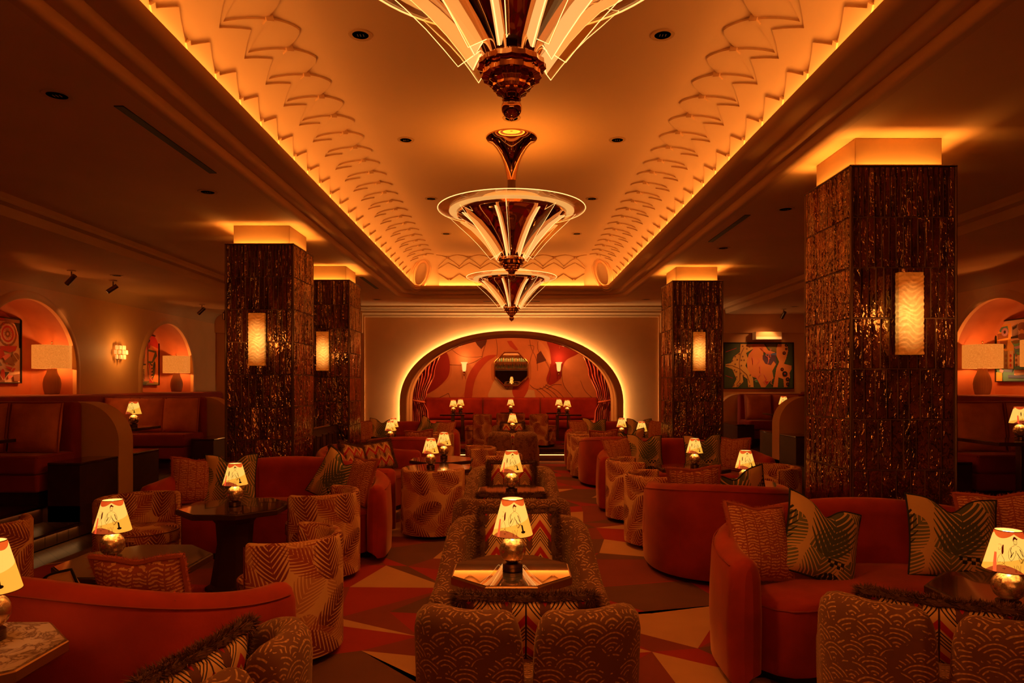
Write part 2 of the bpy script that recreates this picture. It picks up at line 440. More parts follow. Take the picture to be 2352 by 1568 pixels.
def mk_pillow(style):
    def b():
        rnd = random.Random(len(style)*7)
        o = thing('throw_pillow', 'x', 'pillow')
        w = .47
        if style == 'palm': fr_, bk, rim = cushion_grid(.48, .48, .17, chop=.17)
        elif style == 'ripple': fr_, bk, rim = cushion_grid(.43, .43, .16, chop=.04)
        else: fr_, bk, rim = cushion_grid(.42, .40, .16)
        g = G(); g.quadgrid(fr_); g.quadgrid(bk, flip=True)
        obj('cover', g, {'palm': 'palm_print', 'ripple': 'ripple_weave', 'zig': 'zigzag_print'}[style], o, 60)
        e = G()
        if style == 'palm':
            e.tube(rim, .006, 6, closed=True); obj('piping', e, 'black_piping', o)
        elif style == 'ripple':
            e.tube(rim, .014, 6, closed=True); spike_fringe(e, rim, rim_normals(rim), .012, .022, 1700, 0, 0, rnd)
            obj('fringe_trim', e, 'fringe', o)
        else:
            e.tube(rim, [.024+.004*sin(i*1.3) for i in range(len(rim))], 8, closed=True)
            spike_fringe(e, rim, rim_normals(rim), .022, .034, 9000, 0, 1, rnd); obj('fur_trim', e, ['fur', 'fur_tip'], o)
        return o
    return b

# ---------------------------------------------------------------- sofas
def sofa_plan(W, tip, n=44, back=.55, y0=-.25, off=0.0):
    pts = []
    ty = y0
    if tip < y0: pts.append((-W, tip))
    for i in range(n+1):
        a = -pi/2+pi*i/n
        x = W*(1 if sin(a) >= 0 else -1)*abs(sin(a))**.86; y = y0+(back-y0)*abs(cos(a))**.80
        if y < tip: continue
        pts.append((x, y))
    if tip < y0: pts.append((W, tip))
    return pts
def normals2(pts):
    out = []
    for i in range(len(pts)):
        a = pts[max(i-1, 0)]; b = pts[min(i+1, len(pts)-1)]; dx, dy = b[0]-a[0], b[1]-a[1]; L = math.hypot(dx, dy) or 1
        out.append((-dy/L, dx/L))       # left of travel = outward when travelling -x -> +x over the back
    return out
def mk_sofa(W, tip, hc=.86, ha=.70):
    def b():
        o = thing('curved_sofa', 'x', 'sofa')
        pts = sofa_plan(W, tip); nr = normals2(pts); n = len(pts); T = .085
        L = [0]
        for i in range(1, n): L.append(L[-1]+math.dist(pts[i], pts[i-1]))
        rows = []
        def ring(p, q, h, k=1.0, fwd=(0, 0)):
            r = []
            t = T*k
            prof = [(-t, .10), (-t*1.05, .40), (-t*.95, h-.10), (-t*.75, h-.035), (-t*.35, h-.005), (t*.15, h), (t*.65, h-.02), (t*.98, h-.07), (t*1.12, h*.6), (t*1.15, .30), (t*1.05, .07), (t*.9, .05)]
            for d, z in prof: r.append((p[0]+q[0]*d+fwd[0], p[1]+q[1]*d+fwd[1], z))
            return r
        hh = []
        for i in range(n):
            s = abs(L[i]/L[-1]*2-1)
            hh.append(ha+(hc-ha)*(.5+.5*cos(pi*min(1, s*1.02)))**.8)
        def cap(i, sgn):
            t = Vector((pts[i][0]-pts[i-sgn][0], pts[i][1]-pts[i-sgn][1])).normalized() if 0 <= i-sgn < n else Vector((0,-1))
            out = []
            for k in range(1, 6):
                a = k/5*pi/2*.98; out.append(ring(pts[i], nr[i], hh[i]-.05*(1-cos(a)), max(cos(a), .25), (t.x*.075*sin(a), t.y*.075*sin(a))))
            return out
        rows = cap(0, -1)[::-1]+[ring(pts[i], nr[i], hh[i]) for i in range(n)]+cap(n-1, 1)
        g = G(); g.quadgrid(rows, closed_u=True); g.poly(rows[0]); g.poly(rows[-1][::-1])
        obj('backrest', g, 'velvet', o, 50)
        # seat
        inner = [(p[0]-q[0]*.02, p[1]-q[1]*.02) for p, q in zip(pts, nr)]
        xe = W-.10; front = []
        for i in range(25):
            x = xe-2*xe*i/24; u = abs(x)/xe
            y = -.40+.20*cos(pi/2*u)**2 if u < .75 else -.40+.20*cos(pi/2*u)**2+.16*((u-.75)/.25)**2.5
            front.append((x, y))
        mid = [p for p in inner if p[1] > -.26]
        out = [front[-1]]+mid+[front[0]]+front[1:-1]
        cx, cy = 0, .0
        def ins(k, kz): return [(p[0]*k, (p[1]-.1)*k+.1, kz) for p in out]
        g = G(); rows = [ins(.985, .06), ins(1.0, .09), ins(1.0, .38), ins(.995, .415), ins(.975, .435), ins(.94, .448), ins(.6, .458), ins(.2, .46)]
        g.quadgrid(rows, closed_u=True); g.poly(rows[0][::-1]); g.poly(rows[-1])
        obj('seat', g, 'velvet', o, 50)
        g = G(); g.tube([(p[0]*.995, (p[1]-.1)*.995+.1, .41) for p in front], .006, 6)
        for s in (-.62, -.22, .22, .62):
            i = min(range(n), key=lambda k: abs(L[k]/L[-1]*2-1-s)); p, q = pts[i], nr[i]; h = hh[i]
            g.tube([(p[0]-q[0]*T*1.06, p[1]-q[1]*T*1.06, .44), (p[0]-q[0]*T*.97, p[1]-q[1]*T*.97, h-.10), (p[0]-q[0]*T*.4, p[1]-q[1]*T*.4, h-.004), (p[0]+q[0]*T*.6, p[1]+q[1]*T*.6, h-.018),
                    (p[0]+q[0]*T*1.10, p[1]+q[1]*T*1.10, h*.62), (p[0]+q[0]*T*1.14, p[1]+q[1]*T*1.14, .3)], .0035, 5)
        g.tube([(p[0]+q[0]*T*.90, p[1]+q[1]*T*.90, h-.045) for p, q, h in zip(pts, nr, hh)], .004, 5)
        obj('piping', g, 'piping', o)
        g = G(); g.prism([(p[0]*.93, (p[1]-.1)*.93+.1) for p in out], .0, .07); obj('plinth', g, 'black', o)
        return o
    return b

# ---------------------------------------------------------------- lounge chair with split back
def mk_lounge():
    o = thing('lounge_chair', 'x', 'chair')
    pts = []; R = .17; bw = .345; by = .35
    # from left arm tip, up the left side, across the back, down the right side
    for i in range(13): t = i/12; pts.append((-(bw+.075*(1-t)), -.32+(by-R+.32)*t))
    for i in range(1, 9): a = i/9*pi/2; pts.append((-bw+R-R*cos(a), by-R+R*sin(a)))
    m = [-.175+.35*i/50 for i in range(51)]
    for x in m: pts.append((x, by))
    for i in range(1, 9): a = i/9*pi/2; pts.append((bw-R+R*sin(a), by-R+R*cos(a)))
    for i in range(13): t = i/12; pts.append((bw+.075*t, by-R-(by-R+.32)*t))
    n = len(pts); nr = normals2(pts); L = [0]
    for i in range(1, n): L.append(L[-1]+math.dist(pts[i], pts[i-1]))
    mid = L[-1]/2; T = .068; rows = []; H = .80
    for i in range(n):
        s = abs(L[i]-mid)
        if s < .018: h = .56
        elif s < .09: u = (s-.018)/.072; h = .56+(H-.56)*sqrt(max(0, 1-(1-u)**2))**.55
        elif s < .30: h = H
        else: u = min(1, (s-.30)/(mid-.30)); h = H-(H-.50)*(u*u*(3-2*u))
        k = 1.0
        if s > mid-.04: k = sqrt(max(.06, 1-((s-mid+.04)/.045)**2)); h -= .03*(1-k)
        p, q = pts[i], nr[i]; t = T*k; r = []
        if s < .06: t = T*(.62+.38*max(0, (s-.018)/.042))
        for d, z in [(-t*.9, .12), (-t, .36), (-t*.95, h-.085), (-t*.80, h-.035), (-t*.40, h-.006), (0, h), (t*.40, h-.006), (t*.80, h-.035), (t*.98, h-.09), (t*1.05, h*.55), (t*.95, .08), (t*.8, .05)]:
            lean = .05*(z-.3) if z > .3 else 0
            r.append((p[0]+q[0]*(d+lean), p[1]+q[1]*(d+lean), z))
        rows.append(r)
    g = G(); g.quadgrid(rows, closed_u=True); g.poly(rows[0]); g.poly(rows[-1][::-1]); obj('back_shell', g, 'wave_upholstery', o, 50)
    def rr(hx, y0, y1, r, k=1.0, m=6):
        pts = []
        for cx, cy, a0 in ((hx-r, y1-r, 0), (-hx+r, y1-r, pi/2), (-hx+r, y0+r, pi), (hx-r, y0+r, 3*pi/2)):
            for i in range(m+1): a = a0+pi/2*i/m; pts.append(((cx+r*cos(a))*k, (cy+r*sin(a))*k))
        return pts
    g = G(); rows = [[(x, y, z) for x, y in rr(.335, -.37, .27, .07, k)] for k, z in ((.97, .27), (1, .30), (1, .39), (.985, .415), (.95, .43), (.6, .445), (.1, .447))]
    g.quadgrid(rows, closed_u=True); g.poly(rows[0][::-1]); g.poly(rows[-1]); obj('seat_cushion', g, 'wave_upholstery', o, 60)
    g = G(); g.prism(rr(.33, -.33, .27, .06), .06, .268, bev=.01); obj('seat_base', g, 'wave_upholstery', o, 40)
    g = G(); g.prism(rr(.33, -.28, .30, .1), 0, .062); obj('plinth', g, 'black', o)
    return o

# ---------------------------------------------------------------- barrel chair
def mk_barrel():
    o = thing('barrel_chair', 'x', 'chair'); R = .27
    g = G(); g.lathe([(R*.93, .06), (R*.96, .07), (R*.96, .345), (R*.93, .355)], 40); obj('drum_base', g, 'palm_upholstery', o)
    g = G(); g.lathe([(R*.94, .358), (R*.99, .372), (R, .40), (R, .435), (R*.985, .455), (R*.93, .468), (R*.6, .476), (0.001, .478)], 40); obj('seat_cushion', g, 'palm_upholstery', o, 60)
    g = G()
    for z in (.372, .455): g.tube([((R*.993)*cos(2*pi*k/40), (R*.993)*sin(2*pi*k/40), z) for k in range(40)], .004, 5, closed=True)
    obj('piping', g, 'piping_dark', o)
    g = G(); rows = []; A = radians(98); ri, ro = R+.006, R+.07
    N = 34
    for i in range(-3, N+4):
        u = min(max(i/N, 0), 1); a = pi/2-A+2*A*u; k = 1.0; ex = 0
        if i < 0: ex = -i/3
        if i > N: ex = (i-N)/3
        k = sqrt(max(.05, 1-ex*ex)); mid = (ri+ro)/2; hw = (ro-ri)/2*k; sh = .032*ex*(1 if i > N else -1)
        h = .72-.018*(1-k)
        prof = [(mid-hw, .05), (mid-hw, h-.03), (mid-hw*.6, h-.006), (mid, h), (mid+hw*.6, h-.006), (mid+hw, h-.03), (mid+hw, .05)]
        aa = a+sh/mid
        rows.append([(r*cos(aa), r*sin(aa), z) for r, z in prof])
    g.quadgrid(rows, closed_u=True); g.poly(rows[0]); g.poly(rows[-1][::-1]); obj('back_panel', g, 'palm_upholstery', o, 60)
    g = G()
    for e in (-1, 1):
        a = pi/2+e*A
        for r in (ri+.004, ro-.004): g.tube([(r*cos(a+e*.07), r*sin(a+e*.07), z) for z in (.06, .4, .70)], .0035, 5)
    obj('edge_piping', g, 'piping_dark', o)
    g = G(); g.lathe([(.20, 0), (.22, .01), (.23, .06)], 32); obj('plinth', g, 'black', o)
    return o

# ---------------------------------------------------------------- tables
def octo(R, flat_=.38, ph=0):
    return [(R*cos(pi/8+k*pi/4+ph)/cos(pi/8), R*sin(pi/8+k*pi/4+ph)/cos(pi/8)) for k in range(8)]
def mk_table(R, h, top='dark_lacquer', edge='dark_wood', post='dark_wood', sx=1.0, thin=False):
    def b():
        o = thing('octagonal_table', 'x', 'table')
        p = [(x*sx, y) for x, y in octo(R)]
        g = G(); g.prism([(x*.965, y*.965) for x, y in p], h-.004, h, 0); obj('table_top', g, top, o, 20)
        g = G(); g.prism(p, h-.042, h-.0041, 0, .004); obj('top_rim', g, edge, o, 20)
        if thin:
            g = G(); g.lathe([(.11, 0), (.11, .012), (.03, .02), (.022, .05), (.022, h-.08), (.05, h-.05), (.15, h-.043)], 24); obj('pedestal', g, post, o)
        else:
            g = G(); rows = []
            for r, z in ((.20, 0), (.20, .03), (.165, .05), (.12, h*.55), (.13, h*.8), (.20, h-.043)):
                rows.append([(x*r, y*r, z) for x, y in octo(1)])
            g.quadgrid(rows, closed_u=True); g.poly(rows[0][::-1]); g.poly(rows[-1]); obj('pedestal', g, post, o, 25)
        return o
    return b
def mk_rect_table(w, d, h):
    def b():
        o = thing('pedestal_table', 'x', 'table')
        g = G(); g.box((0, 0, h-.018), (w, d, .036)); obj('table_top', g, 'dark_lacquer', o, 20, bevel=.004)
        g = G(); g.box((0, 0, h/2-.01), (.075, .075, h-.056)); obj('post', g, 'dark_bronze', o, 20, bevel=.004)
        g = G(); g.box((0, 0, .010), (w*.6, d*.6, .02)); obj('foot_plate', g, 'dark_bronze', o, 20, bevel=.004)
        return o
    return b

# ---------------------------------------------------------------- small table lamp
def cone_pt(a, z, off=.0012):
    t = (z-.168)/.165; r = .0945+(.050-.0945)*t+off
    return (r*sin(a), -r*cos(a), z)
def ribbon(g, pts, w=.0011, m=0):
    # pts (angle, z): a pen stroke lying on the shade
    for (a0, z0), (a1, z1) in zip(pts, pts[1:]):
        r = .075; dx, dz = (a1-a0)*r, z1-z0; L = math.hypot(dx, dz) or 1; nx, nz = -dz/L*w/2, dx/L*w/2
        g.poly([cone_pt(a0+nx/r, z0+nz), cone_pt(a1+nx/r, z1+nz), cone_pt(a1-nx/r, z1-nz), cone_pt(a0-nx/r, z0-nz)], m)
def arc(a, z, ra, rz, t0, t1, n=9): return [(a+ra*cos(radians(t0+(t1-t0)*i/n)), z+rz*sin(radians(t0+(t1-t0)*i/n))) for i in range(n+1)]
def blob(g, pts, m=0): g.poly([cone_pt(a, z, .0014) for a, z in pts], m)
def mk_lamp(detail=True):
    def b():
        o = thing('table_lamp', 'x', 'lamp')
        g = G(); g.lathe([(.044, 0), (.047, .002), (.047, .015), (.045, .016), (.045, .019), (.047, .020), (.047, .034), (.043, .036), (.02, .037)], 32); obj('base', g, 'dark_bronze', o)
        g = G(); R = .0625; c = .036+R*.96
        g.lathe([(max(.0005, R*cos(t)), c+R*sin(t)) for t in [(-pi/2)+.25+(pi-.5)*i/20 for i in range(21)]]+[(.016, c+R+.001), (.014, c+R+.008), (.011, c+R+.012)], 32)
        obj('globe', g, 'mercury_glass', o, 60)
        g = G(); N = 40
        rows = [[((.0945+(.050-.0945)*t)*sin(2*pi*k/N), -(.0945+(.050-.0945)*t)*cos(2*pi*k/N), .168+.165*t) for k in range(N)] for t in [i/6 for i in range(7)]]
        g.quadgrid(rows, closed_u=True); sh = obj('lamp_shade', g, 'parchment', o, 60, fix=False)
        g = G(); g.tube([(.0502*cos(2*pi*k/32), .0502*sin(2*pi*k/32), .334) for k in range(32)], .0016, 6, closed=True)
        g.tube([(.0948*cos(2*pi*k/32), .0948*sin(2*pi*k/32), .168) for k in range(32)], .0016, 6, closed=True); obj('shade_rim', g, 'ink_brown', o)
        g = G(); g.lathe([(.030, .322), (.030, .324)], 20); g.lathe([(.006, .16), (.009, .2), (.016, .215), (.020, .235), (.016, .255), (.004, .262)], 16); obj('bulb', g, 'bulb', o)
        g = G()
        # the seated figure in front
        A, Z = .02, .0
        ribbon(g, arc(A+.12, .296, .095, .0125, 160, 385, 10), .0013)                        # face
        ribbon(g, [(A+.07,.299),(A+.11,.300)], .0016); ribbon(g, [(A+.15,.300),(A+.18,.299)], .0016); ribbon(g, [(A+.13,.297),(A+.14,.293),(A+.12,.292)], .0009); ribbon(g, [(A+.10,.288),(A+.13,.2865),(A+.16,.288)], .0016)
        ribbon(g, [(A+.05,.288),(A+.03,.280),(A-.06,.278),(A-.20,.268),(A-.27,.250),(A-.25,.232),(A-.16,.219),(A-.05,.228),(A+.06,.245),(A+.12,.262)])
        ribbon(g, [(A-.12,.272),(A-.16,.262),(A-.13,.245),(A-.17,.232),(A-.02,.255)], .0022)
        ribbon(g, [(A+.18,.280),(A+.30,.278),(A+.42,.268),(A+.50,.250),(A+.48,.232),(A+.38,.224),(A+.26,.231),(A+.15,.250),(A+.08,.262)])
        ribbon(g, [(A+.32,.268),(A+.36,.252),(A+.44,.236),(A+.42,.255),(A+.32,.268)], .002)
        ribbon(g, [(A+.15,.252),(A+.25,.236),(A+.36,.228)], .0022); ribbon(g, [(A+.18,.236),(A+.26,.212),(A+.40,.220),(A+.48,.225)])
        ribbon(g, [(A+.28,.214),(A+.36,.222),(A+.44,.227)], .002)
        for dx in (0, .16):
            ribbon(g, [(A-.04+dx,.203),(A-.02+dx,.192),(A+.01+dx,.182),(A-.01+dx,.178),(A+.05+dx,.178),(A+.03+dx,.184),(A+.08+dx,.205)], .0009)
        ribbon(g, [(-.5,.212),(-.30,.194),(-.28,.194),(A+.36,.214)], .001)
        # second figure at the left, bent arm
        ribbon(g, [(-.75,.268),(-.72,.258),(-.62,.262),(-.58,.270),(-.66,.282),(-.80,.280)], .001)
        ribbon(g, [(-.62,.246),(-.52,.236),(-.42,.222),(-.40,.208),(-.50,.202),(-.70,.196)], .0011); ribbon(g, [(-.64,.240),(-.72,.222),(-.68,.208),(-.56,.212)], .001)
        ribbon(g, [(-.47,.186),(-.42,.189),(-.40,.184),(-.36,.190)], .0012)
        obj('pen_drawing', g, 'ink_brown', sh, 0, fix=False)
        g = G(); blob(g, arc(-.52, .262, .06, .020, 60, 330, 10)); obj('painted_hair', g, 'ink_red', sh, 0, fix=False)
        g = G()
        blob(g, [(A+.005,.296),(A-.02,.304),(A+.02,.313),(A+.10,.317),(A+.18,.314),(A+.21,.310),(A+.30,.309),(A+.23,.302),(A+.16,.306),(A+.08,.306),(A+.035,.302)])
        obj('painted_hair', g, 'ink_red', sh, 0, fix=False)
        g = G(); blob(g, [(.52,.198),(.50,.226),(.60,.222),(.62,.194)]); blob(g, arc(.58, .193, .13, .006, 0, 360, 10)[:-1])
        obj('painted_hat', g, 'ink_black', sh, 0, fix=False)
        return o
    return b
def lamp_at(label, x, y, z, rz=0, group='small table lamps with painted shades', p=1.0):
    o = place('lamp', mk_lamp(), label, 'lamp', (x, y, z), rz, group)
    point_light('table_lamp_light', (x, y, z+.232), 9.0*p, (1,.34,.05), .02)
    return o

# ---------------------------------------------------------------- big linen lamp
def mk_linen():
    o = thing('linen_lamp', 'x', 'lamp')
    prof = [(.085, 0), (.095, .01), (.112, .09), (.118, .16), (.105, .24), (.072, .32), (.062, .36), (.064, .385), (.02, .386)]
    g = G(); g.lathe(prof, 96, star=lambda t: 1+.018*cos(t*2*pi*24)); obj('ribbed_base', g, 'ceramic', o, 60)
    g = G(); N = 40; rows = [[(.255*cos(2*pi*k/N), .255*sin(2*pi*k/N), z) for k in range(N)] for z in (.385, .55, .735)]
    g.quadgrid(rows, closed_u=True); obj('lamp_shade', g, 'linen', o, 60, fix=False)
    g = G(); g.tube([(0, 0, .38), (0, 0, .74), (0, 0, .77)], .006, 6)
    for a in (0, 2*pi/3, 4*pi/3): g.tube([(0, 0, .735), (.255*cos(a), .255*sin(a), .735)], .003, 5)
    g.lathe([(.001, .765), (.012, .775), (.012, .785), (.001, .795)], 12); obj('shade_frame', g, 'brass', o)
    return o

# ---------------------------------------------------------------- slab sconce on the tiled pillars
def mk_slab_sconce():
    o = thing('glass_slab_sconce', 'x', 'wall lamp')
    g = G(); g.box((0, -.02, 0), (.135, .04, .56)); obj('back_plate', g, 'dark_bronze', o, 20, bevel=.004)
    g = G(); nx, nz = 10, 90; rnd = random.Random(3)
    def dy(u, v):
        k = sin(v*46+3.2*sin(u*3.3+.6)+1.3*sin(v*9)); return .006*max(0, k)**.5 if k > 0 else 0
    fr = []
    for j in range(nz+1):
        v = -1+2*j/nz; row = []
        for i in range(nx+1):
            u = -1+2*i/nx; e = .0012*sin(v*31)+.001*sin(v*57)
            row.append((u*(.088+e*(abs(u) > .99)), -.085-dy(u*1.2, v), v*.2875))
        fr.append(row)
    g.quadgrid(fr); N0 = fr
    bk = [[(p[0], -.045, p[2]) for p in r] for r in fr]; g.quadgrid(bk, flip=True)
    g.quadgrid([fr[0], bk[0]]); g.quadgrid([bk[-1], fr[-1]]); g.quadgrid([[r[0] for r in bk], [r[0] for r in fr]]); g.quadgrid([[r[-1] for r in fr], [r[-1] for r in bk]])
    obj('glass_slab', g, 'glow_slab', o, 50); return o
a = Mat('glow_slab'); x, y, z = a.coord()
# translucent glass lit by a bulb behind its middle
d2 = (x*x*16+(z+.02)*(z+.02)*6.5); f = (1-d2*2.4).mx(0)
n = a.noise(scale=40, detail=3)
wv = (z*160+(x*38+.6+(z*14).sin()).sin()*4.2+(z*31).sin()*1.6).sin().mx(0)*.35+(n-.5)*.6+.78
a.set(Base_Color=(.4,.15,.04), Roughness=.25, Emission_Color=a.mix(f, (.52,.10,.006), (1,.45,.07)), Emission_Strength=(f*.75+(n-.5)*.3+.40)*wv)
a.bump(n, .4, .006); M['glow_slab'] = a.m

# ---------------------------------------------------------------- chandelier
def mk_chandelier():
    o = thing('art_deco_chandelier', 'x', 'chandelier')
    # local z=0 at the upper ceiling
    g = G(); g.lathe([(.262, 0), (.262, -.012), (.25, -.02), (.235, -.024), (.20, -.055), (.155, -.11), (.11, -.19), (.075, -.28), (.055, -.37), (.045, -.44), (.02, -.445)], 64); obj('canopy', g, 'copper_mirror', o, 50)
    g = G(); g.tube([(0, 0, -.43), (0, 0, -.80)], .042, 24); obj('stem', g, 'dark_bronze', o)
    Z = -.775    # rim level
    q = lambda P: [(r, Z+(z-Z)*.67 if z < Z else z) for r, z in P]
    g = G(); g.lathe(q([(.555, Z+.0), (.565, Z-.006), (.562, Z-.045), (.545, Z-.052), (.47, Z-.115), (.385, Z-.20), (.305, Z-.31), (.235, Z-.42), (.175, Z-.53), (.125, Z-.63), (.112, Z-.68), (.116, Z-.70)]), 72)
    obj('trumpet_body', g, 'copper_mirror', o, 35)
    g = G(); pr = [(.116, Z-.70), (.135, Z-.705), (.137, Z-.735), (.112, Z-.745), (.112, Z-.765), (.12, Z-.768), (.12, Z-.79), (.092, Z-.80), (.094, Z-.825), (.078, Z-.84), (.078, Z-.855), (.060, Z-.87), (.062, Z-.885), (.040, Z-.90), (.034, Z-.92), (.038, Z-.925)]
    g.lathe(q(pr), 48, star=lambda t: 1+.03*cos(t*2*pi*16)); obj('stepped_finial', g, 'copper_mirror', o, 35)
    g = G(); g.lathe([(max(.0005, .042*cos(t)), Z-.652+.042*sin(t)) for t in [(-pi/2)+pi*i/18 for i in range(19)]], 32)
    g.lathe([(.001, Z-.705), (.009, Z-.701), (.009, Z-.691)], 12); obj('ball_drop', g, 'copper_mirror', o, 60)
    g = G()
    rows = [[(r*cos(2*pi*k/72), r*sin(2*pi*k/72), z) for k in range(72)] for r, z in ((.565, Z+.012), (.76, Z+.030), (.76, Z+.042), (.565, Z+.024))]
    g.quadgrid(rows, closed_u=True, closed_v=True); obj('glass_ring', g, 'clear_blade', o, 40)
    g = G(); g.tube([(.76*cos(2*pi*k/72), .76*sin(2*pi*k/72), Z+.036) for k in range(72)], .004, 6, closed=True); obj('ring_edge', g, 'blade_edge', o)
    g = G(); rows = [[(r*cos(2*pi*k/72), r*sin(2*pi*k/72), z) for k in range(72)] for r, z in ((.567, Z-.002), (.645, Z+.006), (.645, Z+.012), (.567, Z+.008))]
    g.quadgrid(rows, closed_u=True, closed_v=True); obj('lit_collar', g, 'glow_ring', o)
    g = G(); rows = [[(r*cos(2*pi*k/64), r*sin(2*pi*k/64), z) for k in range(64)] for r, z in ((.24, Z+.150), (.27, Z+.158), (.31, Z+.148), (.37, Z+.07), (.40, Z+.012))]
    g.quadgrid(rows, closed_u=True); obj('upper_dish', g, 'glow_ring', o)
    # blades: each one frosted fin against the body and one clear fin outside it
    body = [(r, Z+(z-Z)*.67) for r, z in [(.50, Z-.09), (.385, Z-.20), (.305, Z-.31), (.235, Z-.42), (.175, Z-.53), (.130, Z-.62)]]
    def fin(a, offs, thick, out, top=.0, cut=0):
        fin_in = [(r+.006, z) for r, z in body]; fo = [(r+offs*(1-.45*i/5)+.004, z-.012*i) for i, (r, z) in enumerate(body)]
        fo[0] = (fo[0][0], fo[0][1]+top)
        pl = fin_in+fo[::-1]; ca, sa = cos(a), sin(a); L = []
        for sgn in (-1, 1): L.append([(r*ca-sgn*thick/2*sa, r*sa+sgn*thick/2*ca, z) for r, z in pl])
        for k in range(5):       # quads between inner and outer outline
            for sgn, Q in ((0, L[0]), (1, L[1])):
                q = [Q[k], Q[k+1], Q[-2-k], Q[-1-k]]; out.poly(q if sgn else q[::-1])
        n = len(pl)
        for k in range(n): k2 = (k+1) % n; out.poly([L[0][k], L[0][k2], L[1][k2], L[1][k]])
        return fo
    for k in range(8):
        a = 2*pi*(k+.5)/8+.11
        g = G(); fo = fin(a, .058, .018, g); b = obj('frosted_fin', g, 'frosted', o, 0)
        e = G(); e.tube([(r*cos(a), r*sin(a), z) for r, z in [body[0]]+fo+[body[-1]]], .0026, 6); obj('fin_edge', e, 'blade_edge', b)
        a += .20
        g = G(); fo = fin(a, .155, .010, g, .035); b = obj('clear_fin', g, 'clear_blade', o, 0)
        e = G(); e.tube([(r*cos(a), r*sin(a), z) for r, z in [body[0]]+fo+[body[-1]]], .0018, 6); obj('fin_edge', e, 'blade_edge', b)
    return o
emit('led_faint', (1,.42,.12), .35)
# ================================================================= THE ROOM
CYC = (LY0+LY1)/2; HXC = LX; HYC = (LY1-LY0)/2
def rloop(d, r0=.16, ns=24, nc=8):
    hx, hy, r = HXC+d, HYC+d, max(.004, r0+d); out = []
    C4 = [(hx-r, -hy+r, -pi/2), (hx-r, hy-r, 0), (-hx+r, hy-r, pi/2), (-hx+r, -hy+r, pi)]
    for k in range(4):
        cx, cy, a0 = C4[k]
        for i in range(nc+1): a = a0+pi/2*i/nc; out.append((cx+r*cos(a), CYC+cy+r*sin(a)))
        nx, ny, na = C4[(k+1) % 4]; p = out[-1]; q = (nx+r*cos(na), CYC+ny+r*sin(na))
        for i in range(1, ns): t = i/ns; out.append((p[0]+(q[0]-p[0])*t, p[1]+(q[1]-p[1])*t))
    return out
# stepped, rounded coffer moulding around the vault
def bead(d0, z0, r, n=6):     # soffit at z0 ends at d0, rolls up
    return [(d0+r*(1-sin(pi/2*i/n)), z0+r*(1-cos(pi/2*i/n))) for i in range(n+1)]
prof = [(.40, 3.38)]+bead(.325, 3.38, .035)+[(.325, 3.455)]+bead(.215, 3.458, .04)+[(.215, 3.53)]+bead(.0, 3.532, .068)+[(.0, 3.60), (.012, 3.605), (.022, 3.60), (.022, 3.57), (.125, 3.57), (.135, 3.60)]
g = G(); g.quadgrid([[(x, y, z) for x, y in rloop(d)] for d, z in prof], closed_u=True); struct('trim_coffer', g, 'lip', 30)
VT = lambda f: (.16-.62*(1-cos(f)), 3.60+.55*sin(f))
g = G(); g.quadgrid([[(x, y, VT(radians(f))[1]) for x, y in rloop(VT(radians(f))[0], .0)] for f in range(0, 91, 6)], closed_u=True)
# flat top
L = rloop(-.46, 0); hx = HXC-.46; hy = HYC-.46
g.poly([(hx, CYC-hy, 4.15), (hx, CYC+hy, 4.15), (-hx, CYC+hy, 4.15), (-hx, CYC-hy, 4.15)])
struct('ceiling_vault', g, 'vault_plaster', 50)
# raised zigzag plates on the vault
PER = .42
def zz(kind, s):
    u = abs(((s/PER) % 1)-.5)*2          # 1 at s=0, 0 at s=.5
    if kind == 'A': return 86-15*u**1.5
    if kind == 'B': return 46+27*u
    if kind == 'C': return 41+17*u
    return 29-16*u
def side_pts(side, s, fdeg, e):
    f = radians(fdeg); d, z = VT(f); nx, nz = -.55*cos(f), -.62*sin(f); n = math.hypot(nx, nz); d += e*nx/n; z += e*nz/n
    if side == 'R': return (LX+d, s, z)
    if side == 'L': return (-LX-d, s, z)
    return (s, LY1+d, z)
def plates(side, s0, s1, ph):
    g = G(); n = int(round((s1-s0)/PER*12)); 
    for kind, e0, e1 in (('A', 0, .016), ('B', .016, .031), ('C', .031, .044), ('D', .044, .058)):
        rows = []
        for i in range(n+1):
            s = s0+(s1-s0)*i/n; ft = zz(kind, s-ph)
            rows.append([side_pts(side, s, 1+(ft-1)*j/8, e1) for j in range(9)]+[side_pts(side, s, ft+.15, e0-.002)])
        g.quadgrid(rows)
    k0 = int(math.ceil((s0-ph)/PER))
    for k in range(k0, k0+200):
        s = ph+k*PER
        if s > s1-.03: break
        for fc, hf, hs, e in ((71, 4.2, .030, .046), (14, 4.0, .030, .070)):
            P = [side_pts(side, s, fc+hf, e), side_pts(side, s+hs, fc, e), side_pts(side, s, fc-hf, e), side_pts(side, s-hs, fc, e)]
            Q = [side_pts(side, s, fc+hf, 0), side_pts(side, s+hs, fc, 0), side_pts(side, s, fc-hf, 0), side_pts(side, s-hs, fc, 0)]
            g.poly(P)
            for a in range(4): g.poly([P[a], P[(a+1) % 4], Q[(a+1) % 4], Q[a]])
    return g
for side, s0, s1, ph in (('R', .26, .26+62*PER/2, .26+PER/2), ('L', .26, .26+62*PER/2, .26+PER/2), ('E', -3.5*PER, 3.5*PER, 0)):
    struct('trim_vault_relief', plates(side, s0, s1, ph), 'vault_plaster', 25)
